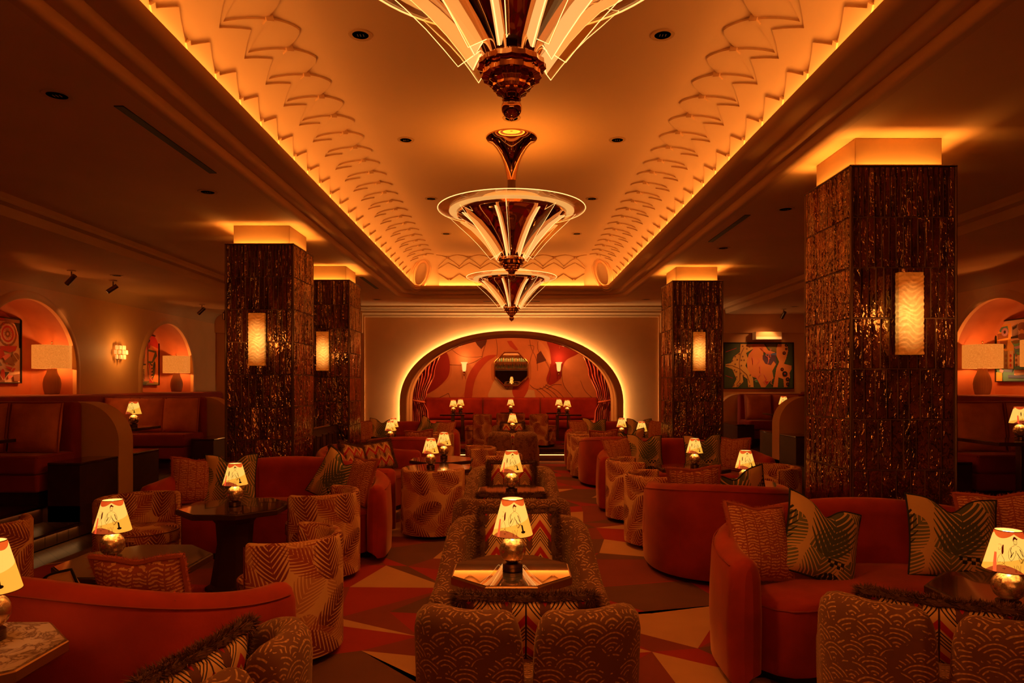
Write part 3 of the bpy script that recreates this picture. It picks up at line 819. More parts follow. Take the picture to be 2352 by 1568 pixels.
for s in (-1, 1):       # oval shell where the reliefs meet
    g = G(); c = Vector((s*1.83, LY1-.13, 3.83)); nrm = Vector((-s*.62, -.62, -.40)).normalized(); up = Vector((0,0,1)); up = (up-nrm*up.dot(nrm)).normalized(); rt = up.cross(nrm)
    rows = [[tuple(c+rt*(.13*k*cos(2*pi*i/40))+up*(.22*k*sin(2*pi*i/40))+nrm*(.05*(1-k*k)*-.6+.03)) for i in range(40)] for k in (1.0, .8, .6, .4, .2, .02)]
    g.quadgrid(rows, closed_u=True)
    for k in (1.0, 1.35, 1.6, 1.95): g.tube([tuple(c+rt*(.13*k*cos(2*pi*i/48))+up*(.22*k**.8*sin(2*pi*i/48))+nrm*(.03-.03*(k-1))) for i in range(48)], .010+.004*sin(k*9), 6, closed=True)
    struct('trim_vault_shell', g, 'vault_plaster', 60)
# low ceiling around the coffer
ZC = 3.38; XB = 4.69; YB = 15.5; YN = -5.0
L = rloop(.40); n = len(L); outer = []
nc, ns = 8, 24; R4 = [(XB, YN), (XB, YB), (-XB, YB), (-XB, YN)]
for k in range(4):
    a, b = R4[k], R4[(k+1) % 4]
    for i in range(nc+1): outer.append(a)
    for i in range(1, ns): t = i/ns; outer.append((a[0]+(b[0]-a[0])*t, a[1]+(b[1]-a[1])*t))
g = G(); g.quadgrid([[(x, y, ZC) for x, y in L], [(x, y, ZC) for x, y in outer]], closed_u=True)
XO = 6.7; ZO = 3.20
for s in (-1, 1):
    pr = [(XB, ZC), (XB, ZC-.05), (XB+.015, ZC-.075), (XB+.12, ZC-.08), (XB+.125, ZC-.14), (XB+.14, ZC-.17), (XB+.24, ZC-.18), (XO-.22, ZO)]+[(XO-.22+.22*sin(a), ZO-.22+.22*cos(a)) for a in [pi/2*i/8 for i in range(1, 9)]]
    g.quadgrid([[(s*x, YN, z), (s*x, YB, z)] for x, z in pr])
struct('ceiling', g, 'plaster', 30)
# far wall crown moulding
g = G(); pr = [(15.30, 3.38), (15.30, 3.34), (15.34, 3.32), (15.35, 3.29), (15.40, 3.28), (15.41, 3.22), (15.46, 3.20), (15.47, 3.15), (15.5, 3.14)]
g.quadgrid([[(-XB, y, z), (XB, y, z)] for y, z in pr]); struct('trim_far_crown', g, 'plaster', 20)

def supz(x, a, b, z0=1.2, n=2.1):
    k = 1-(abs(x)/a)**n
    return z0+b*max(0, k)**(1/n)
def outline(a, b, zb, z0=1.2, n=2.1, m=64):
    pts = [(-a, zb), (-a, (zb+z0)/2)]
    for i in range(m+1):
        t = pi-pi*i/m; c, s_ = cos(t), sin(t)
        pts.append((a*(1 if c > 0 else -1)*abs(c)**(2/n), z0+b*abs(s_)**(2/n)))
    return pts+[(a, (zb+z0)/2), (a, zb)]
def arch_panel(g, mp, u0, u1, zt, zb, holes, m=0, sill=None):
    # holes: (centre, a, b, z0, exponent, sill z)
    us = {u0, u1}
    for c, a, b, z0, n, sl in holes:
        for i in range(49): us.add(c-a*cos(pi*i/48))
    us = sorted(u for u in us if u0 <= u <= u1)
    for p, q in zip(us, us[1:]):
        mid = (p+q)/2; H = [h for h in holes if abs(mid-h[0]) < h[1]]
        if H:
            c, a, b, z0, n, sl = H[0]; zp = supz(p-c, a, b, z0, n); zq = supz(q-c, a, b, z0, n)
            g.poly([mp(p, zp), mp(q, zq), mp(q, zt), mp(p, zt)], m)
            if sl > zb: g.poly([mp(p, zb), mp(q, zb), mp(q, sl), mp(p, sl)], m)
        else: g.poly([mp(p, zb), mp(q, zb), mp(q, zt), mp(p, zt)], m)
# far wall
g = G(); arch_panel(g, lambda u, z: (u, YB, z), -XO, XO, 3.5, 0, [(0, 2.42, 1.555, 1.2, 2.1, 0)])
struct('wall_far', g, 'wall_plaster', 0)
g = G()
for s in (-1, 1):
    g.bounds(min(s*3.37, s*3.33), max(s*3.37, s*3.33), 15.46, 15.5, 0, 3.15)       # thin pilaster edge
    g.bounds(min(s*3.37, s*6.7), max(s*3.37, s*6.7), 15.40, 15.5, 2.78, 3.3)
struct('trim_far_panels', g, 'wall_plaster', 0)
g = G()
A_, B_ = (2.51, 1.62), (2.36, 1.535)
po, pi_ = outline(*A_, .22), outline(*B_, .22)
rows = [[(x, 15.42, z) for x, z in po], [(x, 15.315, z) for x, z in po], [(x*.995, 15.30, z-.006) for x, z in po], [(x*1.004, 15.30, z+.004) for x, z in pi_], [(x, 15.315, z) for x, z in pi_], [(x, 15.62, z) for x, z in pi_], [(x*.985, 15.64, z-.015) for x, z in pi_], [(x*.985, 16.0, z-.015) for x, z in pi_]]
g.quadgrid(rows); struct('trim_arch_band', g, 'lip', 40)
g = G(); pp = outline(2.45, 1.565, .24); g.quadgrid([[(x, 15.435, z) for x, z in pp], [(x, 15.47, z) for x, z in pp]]); struct('trim_arch_led', g, 'led', 40)
g = G(); pq = outline(2.33, 1.515, .22); g.tube([(x, 15.99, z) for x, z in pq], .014, 6); struct('trim_arch_brass', g, 'brass', 40)
# alcove
g = G()
g.poly([(-3.2, 18.22, .2), (3.2, 18.22, .2), (3.2, 18.22, 3.3), (-3.2, 18.22, 3.3)])
g.poly([(-3.2, 16, .2), (-3.2, 18.22, .2), (-3.2, 18.22, 3.3), (-3.2, 16, 3.3)]); g.poly([(3.2, 16, .2), (3.2, 18.22, .2), (3.2, 18.22, 3.3), (3.2, 16, 3.3)])
g.poly([(-3.2, 16, 3.3), (3.2, 16, 3.3), (3.2, 18.22, 3.3), (-3.2, 18.22, 3.3)])
arch_panel(g, lambda u, z: (u, 16.0, z), -3.2, 3.2, 3.3, .2, [(0, 2.33, 1.515, 1.2, 2.1, .2)])
struct('wall_alcove', g, 'niche_plaster', 0)
# mural
YM = 18.205
for nm, c in (('mural_ground', (.72,.235,.09)), ('mural_red', (.40,.016,.010)), ('mural_scarlet', (.55,.06,.022)), ('mural_cream', (.74,.46,.26)), ('mural_umber', (.13,.022,.012)), ('mural_peach', (.78,.30,.13)), ('mural_line', (.16,.035,.014))): mottled(nm, tuple(q*.85 for q in c), c, 4, .75)
g = G(); g.poly([(-2.7, YM, 1.2), (2.7, YM, 1.2), (2.7, YM, 3.0), (-2.7, YM, 3.0)]); mu = obj('mural', g, 'mural_ground', None, 0, fix=False)
tag(mu, 'painted mural of sweeping red, orange and cream shapes behind the far banquette', 'mural')
def cr(u, v, y): px, py = 800+u/3.095, 560+v/3.095; return ((px-CX)*YM/F, y, EYE+(HY-py)*YM/F)
def smooth_poly(P, k=5):
    out = []; n = len(P)
    for i in range(n):
        p0, p1, p2, p3 = P[i-1], P[i], P[(i+1) % n], P[(i+2) % n]
        for j in range(k):
            t = j/k; out.append(tuple(.5*((2*p1[c])+(-p0[c]+p2[c])*t+(2*p0[c]-5*p1[c]+4*p2[c]-p3[c])*t*t+(-p0[c]+3*p1[c]-3*p2[c]+p3[c])*t**3) for c in (0, 1)))
    return out
def smooth_line(P, k=5):
    Q = [P[0]]+list(P)+[P[-1]]; out = []
    for i in range(1, len(Q)-2):
        for j in range(k):
            t = j/k; out.append(tuple(.5*(2*Q[i][c]+(Q[i+1][c]-Q[i-1][c])*t+(2*Q[i-1][c]-5*Q[i][c]+4*Q[i+1][c]-Q[i+2][c])*t*t+(3*Q[i][c]-Q[i-1][c]-3*Q[i+1][c]+Q[i+2][c])*t**3) for c in (0, 1)))
    return out+[P[-1]]
MS = [('mural_peach', [(1510,930),(1530,850),(1580,800),(1650,780),(1760,860),(1760,1100),(1600,1100),(1550,1030)]),
      ('mural_peach', [(640,720),(760,690),(900,690),(945,760),(940,820),(900,850),(800,1090),(600,1090),(560,1050),(720,960),(722,800)]),
      ('mural_red', [(520,760),(640,750),(700,775),(722,850),(712,935),(660,1000),(600,1045),(540,1065),(470,1000),(470,850)]),
      ('mural_umber', [(900,690),(985,678),(975,715),(945,747),(918,720)]),
      ('mural_scarlet', [(1048,788),(985,795),(930,828),(880,885),(845,955),(830,1030),(828,1092),(876,1092),(886,1030),(908,950),(945,885),(990,835),(1040,803)]),
      ('mural_cream', [(1005,1095),(1015,1020),(1045,962),(1100,935),(1180,955),(1172,1040),(1195,1095)]),
      ('mural_scarlet', [(1172,1010),(1200,960),(1278,945),(1284,1005),(1252,1085),(1190,1095),(1166,1055)]),
      ('mural_cream', [(1248,1095),(1280,1035),(1322,1040),(1332,1095)]),
      ('mural_red', [(1415,690),(1500,700),(1500,745),(1530,700),(1670,740),(1625,785),(1550,825),(1518,890),(1512,950),(1440,1002),(1408,965),(1432,880),(1440,810),(1430,750)]),
      ('mural_peach', [(1350,680),(1420,760),(1442,840),(1425,850),(1385,790),(1352,720)]),
      ('mural_umber', [(1338,852),(1342,785),(1368,760),(1408,828),(1388,836)]),
      ('mural_scarlet', [(1128,690),(1160,688),(1208,752),(1190,757),(1150,728)])]
for i, (mt, P) in enumerate(MS):
    g = G(); sp_ = smooth_poly(P) if len(P) > 5 else P
    g.poly([cr(u, v, YM-.002-.0006*i) for u, v in sp_]); me = g.mesh('painted_shape', mt, 0)
    b = bmesh.new(); b.from_mesh(me); bmesh.ops.triangulate(b, faces=b.faces); b.to_mesh(me); b.free(); obj('painted_shape', me, None, mu)
for P in ([(655,690),(720,740),(800,795),(880,805),(950,800)], [(722,858),(800,860),(880,845),(945,810)], [(985,685),(960,760),(950,810)], [(1050,670),(1060,740),(1055,800)], [(1290,680),(1300,740),(1330,800),(1345,860),(1345,900)],
          [(1350,690),(1352,760),(1425,870),(1430,960),(1390,1020),(1330,1030),(1290,1000)], [(1280,720),(1320,730),(1300,800),(1290,850)], [(1340,1035),(1370,1060),(1395,1090)], [(1360,1020),(1420,1060),(1450,1090)], [(1385,1010),(1450,1050),(1490,1090)], [(1400,1000),(1480,1040),(1530,1090)],
          [(1410,1030),(1460,1000),(1515,1000)], [(1650,970),(1680,1040),(1730,1090)], [(640,1095),(690,1072),(712,1062),(722,1090)], [(1110,1015),(1130,1035),(1140,1010)], [(1515,900),(1530,1000),(1580,1070),(1600,1092)]):
    g = G(); g.tube([cr(u, v, YM-.010) for u, v in smooth_line(P)], .0045, 5); obj('painted_line', g, 'mural_line', mu)

# side walls with arched niches
NICHES = [(-1, 9.5), (-1, 13.35), (1, 9.43), (1, 13.35)]
for s, nm in ((-1, 'left'), (1, 'right')):
    H = [(yc, 1.0, 1.0, 1.81, 2.0, 1.46) for k, yc in NICHES if k == s]
    g = G(); arch_panel(g, lambda u, z: (s*XO, u, z), YN, YB, 3.3, 0, H); struct('wall_'+nm, g, 'wall_plaster', 0)
    for k, yc in NICHES:
        if k != s: continue
        pts = outline(1.0, 1.0, 1.46, 1.81, 2.0, 40)
        g = G(); g.quadgrid([[(s*x, yc+u, z) for u, z in pts] for x in (6.7, 6.9, 7.1, 7.22)]+[[(s*7.29, yc+u*.97, (z-1.46)*.98+1.46) for u, z in pts]]+[[(s*7.32, yc+u*.90, (z-1.46)*.93+1.46) for u, z in pts]])
        g.poly([(s*7.32, yc+u*.90, (z-1.46)*.93+1.46) for u, z in pts]); g.poly([(s*6.7, yc-1, 1.46), (s*6.7, yc+1, 1.46), (s*7.33, yc+1, 1.46), (s*7.33, yc-1, 1.46)])
        struct('wall_niche', g, 'niche_plaster', 50)
        g = G(); po = outline(1.10, 1.10, 1.46, 1.81, 2.0, 40); pm = outline(1.07, 1.07, 1.46, 1.81, 2.0, 40); pn = outline(1.01, 1.01, 1.46, 1.81, 2.0, 40); pl = outline(.985, .985, 1.46, 1.81, 2.0, 40)
        g.quadgrid([[(s*6.70, yc+u, z) for u, z in po], [(s*6.672, yc+u, z) for u, z in pm], [(s*6.665, yc+u, z) for u, z in pn], [(s*6.68, yc+u, z) for u, z in pl], [(s*6.74, yc+u, z) for u, z in pl]]); struct('trim_niche', g, 'wall_plaster', 50)
g = G(); g.poly([(-XO, YN, 0), (XO, YN, 0), (XO, YN, 3.5), (-XO, YN, 3.5)]); struct('wall_back', g, 'wall_plaster', 0)
# floor: dark boards with the carpet laid over them
g = G(); g.poly([(-XO, YN, -.012), (XO, YN, -.012), (XO, YB+3, -.012), (-XO, YB+3, -.012)]); struct('floor', g, 'wood_floor', 0)
rnd = random.Random(23); g = G(); XC = 4.15; nx, ny = 12, 33; y0c, y1c = -2.0, 14.36
V = {}
for j in range(ny+1):
    for i in range(nx+1):
        jx = 0 if i in (0, nx) else rnd.uniform(-.30, .30); jy = 0 if j in (0, ny) else rnd.uniform(-.25, .25)
        V[i, j] = (-XC+2*XC*i/nx+jx, y0c+(y1c-y0c)*j/ny+jy+(.18*(i % 2)-.09 if 0 < j < ny else 0), 0)
last = {}
for j in range(ny):
    for i in range(nx):
        a, b, c, d = V[i, j], V[i+1, j], V[i+1, j+1], V[i, j+1]; k = rnd.random()
        def pick(pos):
            for _ in range(6):
                m = rnd.choices([0, 1, 2, 3], [.32, .24, .30, .16])[0]
                if m not in (last.get((i-1, j)), last.get((i, j-1))): return m
            return m
        m = pick(0); last[i, j] = m
        if k < .30: g.poly([a, b, c, d], m)
        elif k < .65: g.poly([a, b, c], m); g.poly([a, c, d], pick(1))
        else: g.poly([a, b, d], m); g.poly([b, c, d], pick(1))
carpet = struct('floor_carpet', g, ['carpet_red', 'carpet_rust', 'carpet_brown', 'carpet_tan'], 0, loc=(0, 0, .002))
# far platform (two low steps with a lit nosing)
g = G(); g.bounds(-4.2, 4.2, 14.36, 14.75, 0, .16); g.bounds(-4.2, 4.2, 14.75, 15.62, 0, .215); g.bounds(-3.2, 3.2, 15.62, 18.2, 0, .215); struct('floor_far_step', g, 'dark_wood', 0)
g = G(); rnd = random.Random(4)
V = {}
nx, ny = 11, 6
for j in range(ny+1):
    for i in range(nx+1): V[i, j] = (-3.1+6.2*i/nx+(0 if i in (0, nx) else rnd.uniform(-.2, .2)), 14.80+(18.15-14.80)*j/ny+(0 if j in (0, ny) else rnd.uniform(-.15, .15)), .22)
for j in range(ny):
    for i in range(nx): a, b, c, d = V[i, j], V[i+1, j], V[i+1, j+1], V[i, j+1]; g.poly([a, b, c], rnd.choice([0, 0, 1, 2])); g.poly([a, c, d], rnd.choice([0, 1, 3, 2]))
struct('floor_far_carpet', g, ['carpet_red', 'carpet_rust', 'carpet_brown', 'carpet_tan'], 0)
g = G(); g.bounds(-4.2, 4.2, 14.352, 14.36, .125, .14); struct('trim_step_led', g, 'led_dim', 0)
area_light('step_light', (0, 14.33, .135), 7.6, .02, 7, (1,.30,.06), (radians(-25), 0, 0))
# side platforms, with steps between the booths
XP = 4.58; ZP = .32
for s, nm in ((-1, 'left'), (1, 'right')):
    def bx(g, xa, xb, *r): g.bounds(min(s*xa, s*xb), max(s*xa, s*xb), *r)
    g = G(); bx(g, XP+.4, XO, -2, YB, 0, ZP); bx(g, XP, XP+.4, 7.25, YB, 0, ZP-.005); struct('floor_platform_'+nm, g, 'dark_wood', 0)
    g = G(); bx(g, XP, XP+.4, 2.0, 7.249, 0, .145); struct('floor_step_'+nm, g, 'wood_floor', 0)
    g = G(); bx(g, XP-.035, XP+.01, 2.0, 7.249, .122, .146); bx(g, XP+.365, XP+.41, 2.0, 7.249, .298, .321); struct('trim_step_nosing', g, 'dark_bronze', 0)
    area_light('step_light', (s*(XP-.014), 4.6, .119), .02, 5.2, 2.4, (1,.42,.12), (0, 0, 0))
    area_light('step_light', (s*(XP+.386), 4.6, .295), .02, 5.2, 2.4, (1,.42,.12), (0, 0, 0))
# slots and downlights
def downlight(x, y, z, label):
    o = thing('recessed_downlight', label, 'downlight', (x, y, z), 0, 'recessed ceiling downlights')
    g = G(); g.lathe([(.058, -.001), (.060, -.006), (.085, -.006), (.088, -.0005)], 28); obj('trim_ring', g, 'lip', o)
    g = G(); g.lathe([(.001, -.004), (.059, -.004)], 28); obj('black_reflector', g, 'black', o)
    g = G()
    for a in (-.02, .0, .022): g.box((a, 0, -.006), (.004, .03, .003))
    obj('lamp_clip', g, 'steel', o); return o
for y in (4.97, 7.1, 9.34, 11.5):
    for s in (-1, 1):
        downlight(s*1.10, y, 4.15, 'recessed downlight in the vault, %s pair from the camera, %s of the chandeliers' % ({4.97: 'first', 7.1: 'second', 9.34: 'third', 11.5: 'fourth'}[y], 'left' if s < 0 else 'right'))
downlight(0, 6.52, 4.15, 'recessed downlight in the vault just before the middle chandelier canopy')
for x, y, lb in ((-2.79, 4.19, 'recessed downlight in the low left ceiling beside the near end of the black slot'), (-2.8, 6.29, 'recessed downlight in the low left ceiling before the wide tiled pillar'), (-2.8, 9.3, 'recessed downlight in the low ceiling between the two left pillars'),
                 (2.77, 6.9, 'recessed downlight in the low right ceiling just behind the large pillar'), (2.75, 8.86, 'recessed downlight in the low right ceiling past the black slot'),
                 (-2.8, 14.2, 'recessed downlight near the far wall, left of the vault'), (2.8, 14.2, 'recessed downlight near the far wall, right of the vault')): downlight(x, y, ZC, lb)
downlight(-5.76, 9.96, ZO, 'recessed downlight in the outer left ceiling beyond the two spotlights'); downlight(5.76, 13.9, ZO, 'recessed downlight in the outer right ceiling above the landscape painting')
def slot(x0, x1, y0, y1, label):
    g = G(); g.bounds(x0, x1, y0, y1, ZC-.006, ZC+.002); o = obj('slot_diffuser', g, 'black', None, 0); tag(o, label, 'air vent', 'black slot vents in the ceiling')
slot(-2.535, -2.475, 4.35, 5.73, 'long black slot vent in the ceiling at upper left'); slot(2.44, 2.50, 7.14, 8.48, 'black slot vent in the right ceiling behind the large pillar')
slot(-2.51, -2.45, 11.25, 12.6, 'short black slot vent beyond the second left pillar'); slot(-.6, .6, 14.50, 14.56, 'crosswise black slot vent above the lit arch')
# spotlights
def spotfix(x, y, tx, ty, tz, label, power=0):
    o = thing('ceiling_spotlight', label, 'spotlight', (x, y, ZO), 0, 'cylinder spotlights on the outer ceilings')
    d = (Vector((tx, ty, tz))-Vector((x, y, ZO-.12))).normalized()
    g = G(); g.lathe([(.055, -.001), (.055, -.012), (.03, -.014)], 24); obj('ceiling_plate', g, 'lip', o)
    g = G(); g.tube([(0, 0, -.01), (0, 0, -.10)], .008, 8); obj('arm', g, 'dark_bronze', o)
    g = G(); c = Vector((0, 0, -.12)); g.tube([c-d*.07, c+d*.10], .034, 20, cap=False); g.tube([c-d*.068, c-d*.062], .033, 20); obj('can', g, 'dark_bronze', o)
    g = G(); q = c+d*.08; g.tube([q, q+d*.004], .030, 20); obj('lens', g, 'bulb' if power else 'black', o)
    if power:
        p = Vector((x, y, ZO))+c+d*.12; spot_light('spot', p, (tx, ty, tz), power, 34 if ty < 15 else 75, (1,.38,.11), 1.0)
spotfix(-6.15, 9.54, -7.3, 9.7, 2.0, 'cylinder spotlight nearest the left edge of the photo', 14)
spotfix(-6.1, 10.45, -7.3, 9.75, 1.95, 'cylinder spotlight above the crystal wall sconce', 8)
spotfix(-6.15, 13.56, -7.3, 13.6, 2.0, 'cylinder spotlight above the second niche', 14)
spotfix(-6.1, 14.5, -6.5, 15.4, 2.0, 'cylinder spotlight in the far left corner beside the tiled pillar', 0)
spotfix(5.72, 14.35, 5.6, 15.5, 2.1, 'cylinder spotlight above the large landscape-format painting', 40)
spotfix(6.15, 9.6, 7.3, 9.9, 2.0, 'cylinder spotlight above the right niche', 14)

# ================================================================= pillars
TC = [19, 14, 13, 11, 9, 8, 7, 6, 6]
def pillar(x, y, label, seed):
    o = thing('tiled_pillar', label, 'pillar', (x, y, 0), 0, 'glazed tile pillars'); rnd = random.Random(seed); g = G(); g.col = []
    H = .75/2
    def tile(ax, u0, u1, z0, z1):
        c = (rnd.random(), rnd.random(), rnd.random()); tl = [rnd.uniform(-.004, .004) for _ in range(2)]
        def P(u, z, d):
            d = H+d
            return {0: (u, -d, z), 1: (d, u, z), 2: (-u, d, z), 3: (-d, -u, z)}[ax]
        gp = .0022; bv = .006
        a = [(u0+gp, z0+gp), (u1-gp, z0+gp), (u1-gp, z1-gp), (u0+gp, z1-gp)]; b = [(u0+gp+bv, z0+gp+bv), (u1-gp-bv, z0+gp+bv), (u1-gp-bv, z1-gp-bv), (u0+gp+bv, z1-gp-bv)]
        D = [.008+tl[0]*i+tl[1]*j for i, j in ((-1, -1), (1, -1), (1, 1), (-1, 1))]
        A = [P(u, z, -.004) for u, z in a]; B = [P(u, z, dd) for (u, z), dd in zip(b, D)]
        g.poly(B); g.col.append(c)
        for k in range(4): g.poly([A[k], A[(k+1) % 4], B[(k+1) % 4], B[k]]); g.col.append(c)
    z = 3.155
    for r in range(9):
        z1 = z; z0 = max(.01, z-.36); n = TC[r]; z = z0
        for ax in range(4):
            w = (.75-.03)/n if ax % 2 == 0 else (.75-.03)/n
            for k in range(n): tile(ax, -H+.015+k*w, -H+.015+(k+1)*w, z0, z1)
    cl = obj('tile_cladding', g, 'glazed_tile', o, 0)
    g = G(); g.bounds(-H+.001, H-.001, -H+.001, H-.001, 0, 3.10)
    obj('grout_core', g, 'grout', o, 0)
    g = G()
    for a, b in ((-1, -1), (1, -1), (1, 1), (-1, 1)): g.tube([(a*(H-.001), b*(H-.001), .0), (a*(H-.001), b*(H-.001), 3.155)], .009, 6)
    for a, b, c, d in ((-1,-1,1,-1), (1,-1,1,1), (1,1,-1,1), (-1,1,-1,-1)):
        g.tube([(a*(H+.002), b*(H+.002), 3.16), (c*(H+.002), d*(H+.002), 3.16)], .009, 6)
        xx = (a+c)/2*(H-.004); yy = (b+d)/2*(H-.004); g.box((xx, yy, 3.12), (.01 if a == c else 2*H, .01 if b == d else 2*H, .075))
    obj('edge_trim', g, 'dark_bronze', o)
    g = G(); K = H-.062; g.bounds(-K, K, -K, K, 3.09, 3.379); obj('plaster_cap', g, 'plaster', o, 0, bevel=.004)
    for dx, dy, sx, sy in ((0, -1, 2*K, .03), (0, 1, 2*K, .03), (1, 0, .03, 2*K), (-1, 0, .03, 2*K)):
        area_light('pillar_top_light', (x+dx*(H-.034), y+dy*(H-.034), 3.112), sx, sy, 4.0, (1,.38,.06), UP)
    return o
pillar(2.79, 5.235, 'large tiled pillar with glowing slab sconce in the right foreground', 1)
pillar(-2.79, 7.93, 'tiled pillar at left, the nearer and wider of the left pair', 2)
pillar(-2.79, 10.53, 'tiled pillar at left, the farther of the pair, behind the low panelled cabinet', 3)
pillar(2.79, 10.6, 'distant tiled pillar on the right beside the landscape-format painting', 4)
for x, y, z, lb in ((2.79, 4.852, 2.10, 'glowing glass slab sconce on the large right foreground pillar'), (-2.79, 7.547, 2.10, 'glowing glass slab sconce on the nearer left pillar'), (-2.79, 10.147, 2.10, 'glowing glass slab sconce on the farther left pillar'), (2.79, 10.217, 2.10, 'glowing glass slab sconce on the distant right pillar')):
    place('slab', mk_slab_sconce, lb, 'wall lamp', (x, y, z), 0, 'glass slab sconces on the pillars')
    point_light('sconce_light', (x, y-.24, z), 3.0, (1,.38,.09), .08)
# panelled divider between the left pillars
o = thing('panelled_cabinet', 'low dark panelled cabinet between the two left pillars', 'cabinet', (-2.74, 9.23, 0))
g = G(); g.box((0, 0, .51), (.34, 1.82, 1.02)); obj('carcass', g, 'dark_wood', o, 0)
g = G(); g.box((0, 0, 1.035), (.38, 1.83, .03)); obj('top', g, 'dark_lacquer', o, 0, bevel=.006)
for k in range(6):
    yc = -.76+k*.304; g = G(); a = .13; b = .42
    g.quadgrid([[(.171, yc-a, .52-b), (.171, yc+a, .52-b), (.171, yc+a, .52+b), (.171, yc-a, .52+b)], [(.186, yc-a+.01, .53-b), (.186, yc+a-.01, .53-b), (.186, yc+a-.01, .51+b), (.186, yc-a+.01, .51+b)], [(.186, yc-a+.03, .55-b), (.186, yc+a-.03, .55-b), (.186, yc+a-.03, .49+b), (.186, yc-a+.03, .49+b)], [(.174, yc-a+.04, .56-b), (.174, yc+a-.04, .56-b), (.174, yc+a-.04, .48+b), (.174, yc-a+.04, .48+b)]], closed_u=True)
    obj('raised_panel', g, 'dark_wood', o, 0)
g = G(); g.lathe([(.034, 0), (.034, .003), (.006, .008), (.004, .03), (.004, .085), (.012, .095), (.036, .125), (.042, .15), (.036, .20), (.032, .225)], 28)
wg = obj('wine_glass', g, 'glass', None, 60, loc=(-2.68, 9.35, 1.051)); tag(wg, 'empty wine glass standing on the low panelled cabinet', 'glass')

# ================================================================= booths on the side platforms
def rbox(g, c, d, r=.04, n=4):
    hx, hy, hz = d[0]/2, d[1]/2, d[2]/2
    rows = []
    for i in range(n+1):
        a = pi/2*i/n; rows.append((hx-r+r*sin(a), hy-r+r*sin(a), -hz+r-r*cos(a)))
    rows += [(a_, b_, -z_) for a_, b_, z_ in rows[::-1]]
    out = []
    for a_, b_, z_ in rows:
        L = []
        for sx, sy, a0 in ((1, 1, 0), (-1, 1, pi/2), (-1, -1, pi), (1, -1, 3*pi/2)):
            for i in range(n+1): t = a0+pi/2*i/n; L.append((c[0]+sx*(hx-r)+(a_-hx+r)*cos(t), c[1]+sy*(hy-r)+(b_-hy+r)*sin(t), c[2]+z_))
        out.append(L)
    g.quadgrid(out, closed_u=True); g.poly(out[0][::-1]); g.poly(out[-1])
def booth_bench(s, xa, xb, y0, y1, label, zt=1.42):
    x0, x1 = min(s*xa, s*xb), max(s*xa, s*xb); cx = (x0+x1)/2; w = x1-x0
    o = thing('booth_bench', label, 'bench', (cx, (y0+y1)/2, ZP), 0, 'upholstered booth benches on the side platforms'); d = y1-y0; z = zt-ZP
    g = G(); rbox(g, (0, -.05, .43), (w, d-.10, .20), .04); rbox(g, (0, -.03, .235), (w-.03, d-.12, .19), .03); obj('seat', g, 'velvet_dark', o, 50)
    g = G(); rbox(g, (0, d/2-.09, z/2+.02), (w+.02, .18, z-.06), .05); obj('backrest', g, 'velvet_dark', o, 50)
    g = G(); g.box((0, .02, .07), (w-.12, d-.2, .14)); obj('plinth', g, 'dark_wood', o, 0)
    g = G(); g.tube([(-w/2+.02, -d/2+.01, .515), (w/2-.02, -d/2+.01, .515)], .006, 6); e = -s*(w/2-.005)
    g.tube([(e, -d/2+.02, .51), (e, d/2-.12, .51)], .006, 6); obj('piping', g, 'piping', o); return o
def mk_back_cushion(sx=.58):
    def b():
        o = thing('back_cushion', 'x', 'cushion'); f, k, rim = cushion_grid(sx, .56, .24, n=16, pinch=.03)
        g = G(); g.quadgrid(f); g.quadgrid(k, flip=True); obj('cover', g, 'booth_fabric', o, 60)
        g = G(); g.tube([(p[0]*.99, p[1]-.03, p[2]*.99) for p in rim], .005, 5, closed=True); obj('piping', g, 'piping', o); return o
    return b
def booth_cushion(x, y, label, tilt=8, rz=0): place('bcush', mk_back_cushion(), label, 'cushion', (x, y, ZP+.53+.275), rz, 'loose back cushions in the booths', (radians(-tilt), 0))
def divider(s, y0, y1, label):
    o = thing('curved_divider', label, 'partition', (s*5.0, (y0+y1)/2, 0), 0, 'plaster dividers between the booths')
    prf = [(5.05, 1.40)]+[(5.05-.47*sin(a)*1.0, .93+.47*cos(a)) for a in [pi/2*i/20 for i in range(1, 21)]]
    prf = [(5.6, 1.40)]+prf+[(4.58, .0)]
    xs = [(s*(x-5.0), z) for x, z in prf]; h = (y1-y0)/2
    g = G(); rows = [[(x, -h, z) for x, z in xs], [(x, h, z) for x, z in xs]]; g.quadgrid(rows)
    for y in (-h, h): g.poly([(x, y, z) for x, z in xs]+[(s*.6, y, 0)])
    obj('end_panel', g, 'wall_plaster', o, 30, bevel=.012); return o
def cabinet(s, y0, y1, label, zt=.775):
    o = thing('side_cabinet', label, 'cabinet', (s*4.755, (y0+y1)/2, 0), 0, 'dark wood end cabinets of the booths'); d = y1-y0
    g = G(); g.box((0, 0, (zt-.03)/2), (.34, d, zt-.03)); obj('carcass', g, 'dark_wood', o, 0)
    g = G(); g.box((0, 0, zt-.014), (.355, d, .028)); obj('top', g, 'dark_lacquer', o, 0, bevel=.008); return o
booth_bench(-1, 4.99, 6.45, 7.17, 7.94, 'left booth bench nearest the camera, above the lit steps')
booth_bench(-1, 4.99, 6.45, 10.40, 11.20, 'left booth bench behind the curved divider, with a table lamp before it')
booth_bench(1, 4.99, 6.45, 7.30, 8.10, 'right booth bench beside the large foreground pillar')
booth_bench(1, 4.99, 6.45, 10.85, 11.65, 'right booth bench end just behind the large pillar and curved divider')
booth_bench(1, 4.99, 6.45, 14.30, 15.10, 'right booth bench under the landscape-format painting')
for x, lb in ((-5.30, 'plump back cushion in full view on the nearest left bench'), (-5.89, 'plump back cushion cut by the left edge of the photo')): booth_cushion(x, 7.60, lb)
